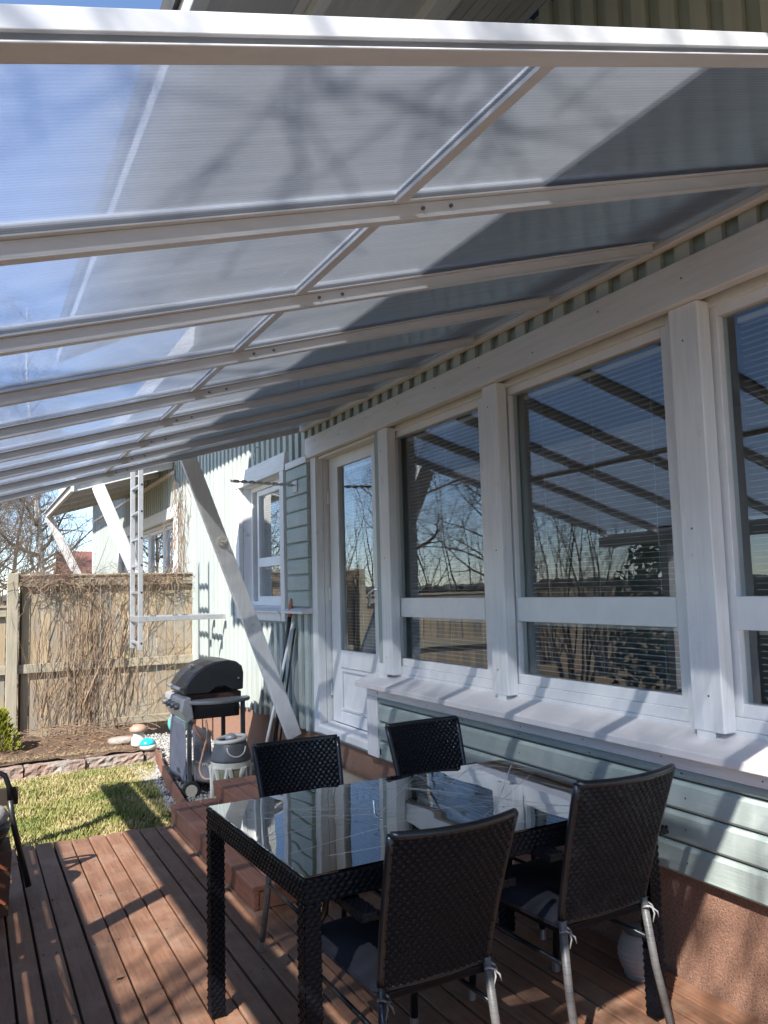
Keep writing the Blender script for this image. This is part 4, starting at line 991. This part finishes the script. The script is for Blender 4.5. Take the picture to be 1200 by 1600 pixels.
for x in (1.66, 2.12):
    w_ = M(); w_.tube([(x, 6.765, GZ+.075), (x, 6.735, GZ+.075)], .075, 24); w_ = w_.build('wheel', RUBBER, gr, bevel=.008)
    m = M(); m.tube([(x, 6.7345, GZ+.075), (x, 6.7285, GZ+.075)], .048, 20); m.build('hub', CREAM, w_)
# hanging grey cover cloth on the trolley front
P = []
for i in range(13):
    row = []
    for j in range(11):
        u, v = i/12, j/10; row.append((1.635+.012*math.sin(u*9+v*3)*(v)+.02*v*math.sin(u*3), 6.83+.55*u, .47-.50*v-.03*math.sin(u*3.1)*v))
    P.append(row)
m = M(); m.sheet(P); cl = m.build('front_cloth', CLOTH, gr, smooth=True); s_ = cl.modifiers.new('thick', 'SOLIDIFY'); s_.thickness = .004
P = []
for i in range(9):
    row = []
    for j in range(11):
        u, v = i/8, j/10; row.append((1.68+.16*u+.02*v, 6.795-.012*math.sin(v*5+u*4)-.01*v, .46-.10*u-.47*v+.06*u*v))
    P.append(row)
m = M(); m.sheet(P); cl = m.build('side_cloth', CLOTH, gr, smooth=True); s_ = cl.modifiers.new('thick', 'SOLIDIFY'); s_.thickness = .004
def onside(u, v): return Vector((1.68+.16*u+.02*v, 6.795-.012*math.sin(v*5+u*4)-.01*v-.0055, .46-.10*u-.47*v+.06*u*v))
m = M()                                        # white flower emblem and a worn script line
for kx in range(7):
    a = kx*math.pi/3.5; m.tube([onside(.45+.02*math.cos(a), .42+.01*math.sin(a)), onside(.45+.16*math.cos(a), .42+.07*math.sin(a))], .003, 5)
pts = [onside(.08+.84*i/30, .66+.035*math.sin(i*1.9)-.012*math.sin(i*.7)) for i in range(31)]; m.tube(pts, .0032, 5)
m.build('emblem', CERA, cl)
# gas bottle
gb = thing('gas_bottle', 'cream and grey composite gas bottle beside the grill', 'gas bottle', (1.90, 6.42, GZ))
c0 = (1.90, 6.42, GZ)
m = M(); m.lathe([(0, .02), (.145, .02), (.148, .06), (.150, .28), (.148, .345), (0, .35)], c0, 32); m.build('shell', OLIVE, gb, smooth=True)
# cream lattice jacket: bands and slanted struts proud of the shell
m = M(); n_ = 40
for (za, zb) in ((.0, .05), (.30, .352)): m.lathe([(.150, za), (.158, za+.006), (.158, zb-.006), (.150, zb)], c0, n_)
for i in range(8):
    a0 = 2*math.pi*i/8
    for sgn in (1, -1):
        pts = []
        for k_ in range(7):
            t_ = k_/6; a = a0+sgn*(.36*t_**1.4); pts.append((c0[0]+.153*math.cos(a), c0[1]+.153*math.sin(a), c0[2]+.04+.27*t_))
        m.tube(pts, [.022, .017, .014, .013, .014, .018, .024], 6)
    for k_ in range(3):
        a = a0+.39; m.tube([(c0[0]+.153*math.cos(a), c0[1]+.153*math.sin(a), c0[2]+.04), (c0[0]+.153*math.cos(a), c0[1]+.153*math.sin(a), c0[2]+.10)], [.03, .008], 6)
m.build('jacket', CREAM, gb)
m = M(); m.lathe([(.158, .354), (.162, .362), (.160, .376), (.150, .42), (.130, .475), (.120, .50), (.110, .50), (.12, .47), (.13, .42), (.10, .37), (0, .36)], c0, 36); co = m.build('shoulder', GRILLD, gb, smooth=True)
m = M(); pts = [(c0[0]+.118*math.cos(a), c0[1]+.118*math.sin(a), c0[2]+.513+.012*math.cos(a)) for a in [2*math.pi*i/32 for i in range(33)]]; m.tube(pts, .017, 10); m.build('carry_ring', CREAM, gb, smooth=True)
m = M(); pts = []
for i in range(15):
    a = -2.05+1.0*i/14; t_ = i/14*2-1; pts.append((c0[0]+.160*math.cos(a), c0[1]+.160*math.sin(a)*.985, c0[2]+.472-.075*math.sqrt(max(0, 1-t_*t_))))
m.tube(pts, .0055, 6); m.build('grip_outline', CREAM, co, smooth=True)
m = M(); a = -1.55; m.lathe([(0, 0), (.055, 0), (.05, .03), (0, .04)], (c0[0]+.115*math.cos(a), c0[1]+.125*math.sin(a), c0[2]+.405), 16, 1, .35); m.build('grip_opening', GRILLK, co, smooth=True)
m = M(); m.lathe([(0, .32), (.03, .32), (.028, .50), (.045, .505), (.05, .535), (.03, .55), (.012, .56), (0, .56)], c0, 18); m.build('valve', GRILLG, gb, smooth=True)
hp = [Vector(p) for p in ((1.80, 6.80, .47), (1.79, 6.72, .36), (1.74, 6.66, .24), (1.70, 6.62, .12), (1.715, 6.56, .055), (1.76, 6.50, .06), (1.80, 6.46, .14), (1.835, 6.43, .25), (1.88, 6.42, .36))]
def cat(pts, n_=6):
    out = []
    for i in range(len(pts)-1):
        p0, p1, p2, p3 = pts[max(i-1, 0)], pts[i], pts[i+1], pts[min(i+2, len(pts)-1)]
        for k_ in range(n_):
            t_ = k_/n_; out.append(.5*((2*p1)+(p2-p0)*t_+(2*p0-5*p1+4*p2-p3)*t_*t_+(-p0+3*p1-3*p2+p3)*t_**3))
    out.append(pts[-1]); return out
m = M(); m.tube(cat(hp), .0095, 10); tag(m.build('gas_hose', PEACH, smooth=True), 'looped faded orange gas hose between grill and gas bottle', 'hose')
m = M(); m.tube(cat([Vector(p) for p in ((1.69, 6.80, .47), (1.72, 6.77, .38), (1.78, 6.76, .30), (1.80, 6.77, .22))]), .0085, 8); m.build('feed_tube', ORANGE, gr, smooth=True)

# ------------------------------------------------------------------ trees
def tree_mesh(seed, H, r0, spread, nprim, nsec, ntw, lean=0.0, upw=.35, bare=.25, thin=1.0):
    rr = random.Random(seed); tr, cr = M(), M()
    def limb(m, p, d, L, r, nseg, wob, upv, n):
        pts, rs = [p.copy()], [r]; dirs = [d.copy()]
        for i in range(nseg):
            d = (d+Vector((rr.gauss(0, wob), rr.gauss(0, wob), rr.gauss(0, wob)+upv))).normalized(); p = p+d*(L/nseg); pts.append(p.copy()); rs.append(max(r*(1-.85*(i+1)/nseg), .0022*thin)); dirs.append(d.copy())
        m.tube(pts, rs, n, False); return pts, rs, dirs
    tp, ts, td = limb(tr, Vector((0, 0, -.2)), Vector((lean, rr.gauss(0, .03), 1)).normalized(), H, r0, 12, .035, .03, 8)
    def at(P, t_): i = min(int(t_*(len(P)-1)), len(P)-2); f = t_*(len(P)-1)-i; return P[i].lerp(P[i+1], f), i
    for a in range(nprim):
        t_ = bare+(1-bare)*(a+rr.random())/nprim*.97; p, i = at(tp, t_); az = a*2.4+rr.gauss(0, .4)
        d = Vector((math.cos(az), math.sin(az), upw+.5*t_)).normalized(); L = H*spread*(1.08-t_)*rr.uniform(.75, 1.2)+.5
        bp_, bs, bd = limb(cr, p, d, L, max(ts[i]*.5, .012), 7, .11, .05, 5)
        for b in range(nsec):
            u = .15+.83*(b+rr.random())/nsec; p2, i2 = at(bp_, u); d2 = (bd[i2]*.6+Vector((rr.gauss(0, .6), rr.gauss(0, .6), rr.gauss(.1, .4)))).normalized()
            sp_, ss, sd = limb(cr, p2, d2, L*rr.uniform(.25, .5)*(1.1-u*.5), max(bs[i2]*.5, .005), 5, .16, .03, 4)
            for c in range(ntw):
                w = .1+.88*(c+rr.random())/ntw; p3, i3 = at(sp_, w); d3 = (sd[i3]*.7+Vector((rr.gauss(0, .6), rr.gauss(0, .6), rr.gauss(0, .5)))).normalized()
                limb(cr, p3, d3, rr.uniform(.25, .75), .0032*thin, 3, .2, -.02, 3)
    return tr, cr
TV = []
for i, (sd_, H, r0, spd, a, b, c, ln, th) in enumerate(((3, 9.0, .10, .36, 26, 12, 9, .03, 1.1), (8, 7.0, .08, .46, 24, 12, 9, -.05, 1.1), (14, 10.5, .13, .27, 26, 9, 6, .02, 1.3))):
    tr, cr = tree_mesh(sd_, H, r0, spd, a, b, c, ln, thin=th); bk_ = BIRCH if i == 2 else BARK
    TV.append((tr.mesh('trunk', bk_, smooth=True), cr.mesh('branches', TWIG, smooth=True)))
def tree(v, x, y, rz, s, label, group='bare trees around the garden', name='bare_tree'):
    t = thing(name, label, 'tree', (x, y, -.2), group); t.rotation_euler.z = R(rz); t.scale = (s, s, s)
    place('trunk', TV[v][0], t); place('branches', TV[v][1], t); return t
tree(2, 1.75, 24.5, 40, 1.0, 'white-trunked birch beyond the fence, seen under the neighbour canopy', name='birch_tree')
tree(0, .75, 19.5, 70, .62, 'bare brown tree over the fence post at the left')
tree(1, .15, 16.5, 10, .60, 'low bare bushy tree at the left picture edge above the fence')
tree(0, 2.35, 29, 200, .9, 'bare tree behind the birch near the neighbouring wall')
tree(1, 1.0, 30, 120, 1.05, 'far bare tree between the fence post and the birch')
def thicket(seed, H, nst):
    rr = random.Random(seed); tr, cr = M(), M()
    def walk(m, p, d, L, r, nseg, wob, upv, n):
        P = [p.copy()]; D = [d]; 
        for i in range(nseg):
            d = (d+Vector((rr.gauss(0, wob), rr.gauss(0, wob), rr.gauss(0, wob)+upv))).normalized(); p = p+d*(L/nseg); P.append(p.copy()); D.append(d)
        m.tube(P, [max(r*(1-.85*i/nseg), .0022) for i in range(nseg+1)], n, False); return P, D
    for k_ in range(nst):
        az = rr.uniform(0, 6.28); t_ = rr.uniform(.08, .5); d = Vector((math.cos(az)*t_, math.sin(az)*t_, 1)).normalized(); h = H*rr.uniform(.6, 1.1)
        P, D = walk(tr, Vector((math.cos(az)*.35*rr.random(), math.sin(az)*.35*rr.random(), -.1)), d, h, rr.uniform(.012, .032), 9, .07, .02, 5)
        for q in range(8):
            i = rr.randint(2, 8); d2 = (D[i]*.8+Vector((rr.gauss(0, .5), rr.gauss(0, .5), rr.gauss(.2, .3)))).normalized(); P2, D2 = walk(cr, P[i], d2, h*rr.uniform(.15, .4), .006, 5, .12, .04, 4)
            for w in range(4):
                i2 = rr.randint(1, 5); d3 = (D2[i2]*.7+Vector((rr.gauss(0, .6), rr.gauss(0, .6), rr.gauss(.1, .4)))).normalized(); walk(cr, P2[i2], d3, rr.uniform(.2, .5), .003, 3, .15, .02, 3)
    return tr, cr
SV = []
for sd_, H, ns in ((5, 5.2, 15), (9, 4.4, 19)):
    tr, cr = thicket(sd_, H, ns); SV.append((tr.mesh('stem', BARK, smooth=True), cr.mesh('branches', TWIG, smooth=True)))
for i, (x, y) in enumerate(((-4.4, 11.2), (-5.9, 12.0), (-4.0, 13.9), (-6.6, 14.6), (-3.3, 16.2), (-2.4, 18.6))):
    t = thing('bare_shrub', 'tall bare many-stemmed shrub off to the left, mirrored in the house windows', 'shrub', (x, y, -.2), 'shrubs mirrored in the windows'); t.rotation_euler.z = rnd.uniform(0, 6.28); q_ = rnd.uniform(.8, 1.15); t.scale = (q_, q_, q_)
    place('stem', SV[i % 2][0], t); place('branches', SV[i % 2][1], t)
tree(2, -4.3, 16.8, 90, .9, 'white-trunked birch off to the left, mirrored in the window by the door', 'trees mirrored in the windows', 'birch_tree')
tree(0, -7.5, 18.5, 300, .8, 'spreading bare tree off to the left, mirrored in the house windows', 'trees mirrored in the windows')
tree(1, -1.6, 21.5, 200, .8, 'bare bushy tree past the fence, mirrored in the glass of the door', 'trees mirrored in the windows')
for i, (x, y, q_) in enumerate(((.25, 12.6, .62), (.75, 13.6, .6), (1.15, 15.5, .7))):
    t = thing('bare_shrub', ('bare twiggy shrub behind the fence post at the left edge', 'bare twiggy shrub behind the tall fence, left of the birch', 'bare twiggy shrub behind the tall fence under the neighbour canopy')[i], 'shrub', (x, y, -.2), 'bare shrubs beyond the fence'); t.scale = (q_, q_, q_*1.1); t.rotation_euler.z = i*2.1
    place('stem', SV[i % 2][0], t); place('branches', SV[i % 2][1], t)
tree(1, .2, 24, 260, 1.0, 'spreading bare tree far beyond the fence at the left picture edge')
OFFB = 'tall bare tree standing behind the viewer that dapples the deck with shade'
tr, cr = tree_mesh(31, 12.0, .13, .30, 16, 6, 2, .02, thin=1.6); TV.append((tr.mesh('trunk', BARK, smooth=True), cr.mesh('branches', TWIG, smooth=True)))
tr, cr = tree_mesh(47, 10.5, .075, .17, 24, 8, 4, .01, upw=.6, bare=.42, thin=2.2); TV.append((tr.mesh('trunk', BARK, smooth=True), cr.mesh('branches', TWIG, smooth=True)))
tr, cr = tree_mesh(53, 10.5, .06, .16, 20, 6, 2, .01, upw=.6, bare=.36, thin=1.8); TV.append((tr.mesh('trunk', BARK, smooth=True), cr.mesh('branches', TWIG, smooth=True)))
tr, cr = tree_mesh(61, 6.2, .045, .27, 15, 5, 3, .05, upw=.5, bare=.45, thin=2.2); TV.append((tr.mesh('trunk', BARK, smooth=True), cr.mesh('branches', TWIG, smooth=True)))
for (v, x, y, rz, s) in ((3, -7.9, -2.8, 20, 1.05), (5, -4.1, -.4, 140, .95), (6, -1.85, -1.4, 20, 1.0)):
    tree(v, x, y, rz, s, OFFB, 'trees behind the viewer')
# evergreen bush reflected at the right of the middle window
ev = thing('evergreen_bush', 'dark evergreen bush off to the left of the deck', 'bush', (-4.6, 9.2, -.2)); m = M()
for i in range(1500):
    hh = rnd.random(); a = rnd.uniform(0, 6.28); rad = .95*(1-hh**2.2)**.5*rnd.uniform(.4, 1); p = Vector((-4.6+rad*math.cos(a), 9.2+rad*math.sin(a), -.1+2.5*hh))
    d = Vector((rnd.gauss(0, 1), rnd.gauss(0, 1), rnd.gauss(.2, 1))).normalized()*.16; w_ = d.orthogonal().normalized()*.05; m.add([p-w_, p+w_, p+d], [(0, 1, 2)])
m.build('foliage', EVER, ev); M().tube([(-4.6, 9.2, -.2), (-4.6, 9.2, 1.8)], [.07, .02], 8).build('stem', BARK, ev)
# red-roofed shed seen over the fence
shd = thing('garden_shed', 'low red-roofed shed beyond the fence', 'shed', (5, 33, -.2))
M().box(3.4, 7.0, 32, 36, -.2, 2.2).build('wall', REDT, shd)
m = M(); m.prismx([(31.6, 2.15), (34, 3.35), (36.4, 2.15), (36.4, 2.05), (34, 3.22), (31.6, 2.05)], 3.1, 7.3); m.build('roof', REDT, shd)
# low wood along the horizon
m = M()
for i in range(1500):
    a = i/1500*2*math.pi+rnd.uniform(-.004, .004); r = rnd.uniform(290, 340); h = rnd.uniform(2.2, 4.2)*(.75+.35*math.sin(i*.021)*math.sin(i*.0067))
    x, y = r*math.cos(a), r*math.sin(a)
    m.lathe([(1.2, -.3), (2.4, h*.3), (2.1, h*.6), (1.3, h*.85), (.3, h)], (x, y, 0), 6, rnd.uniform(.8, 1.8), rnd.uniform(.8, 1.8))
kind(m.build('treeline', TREELINE), 'stuff')
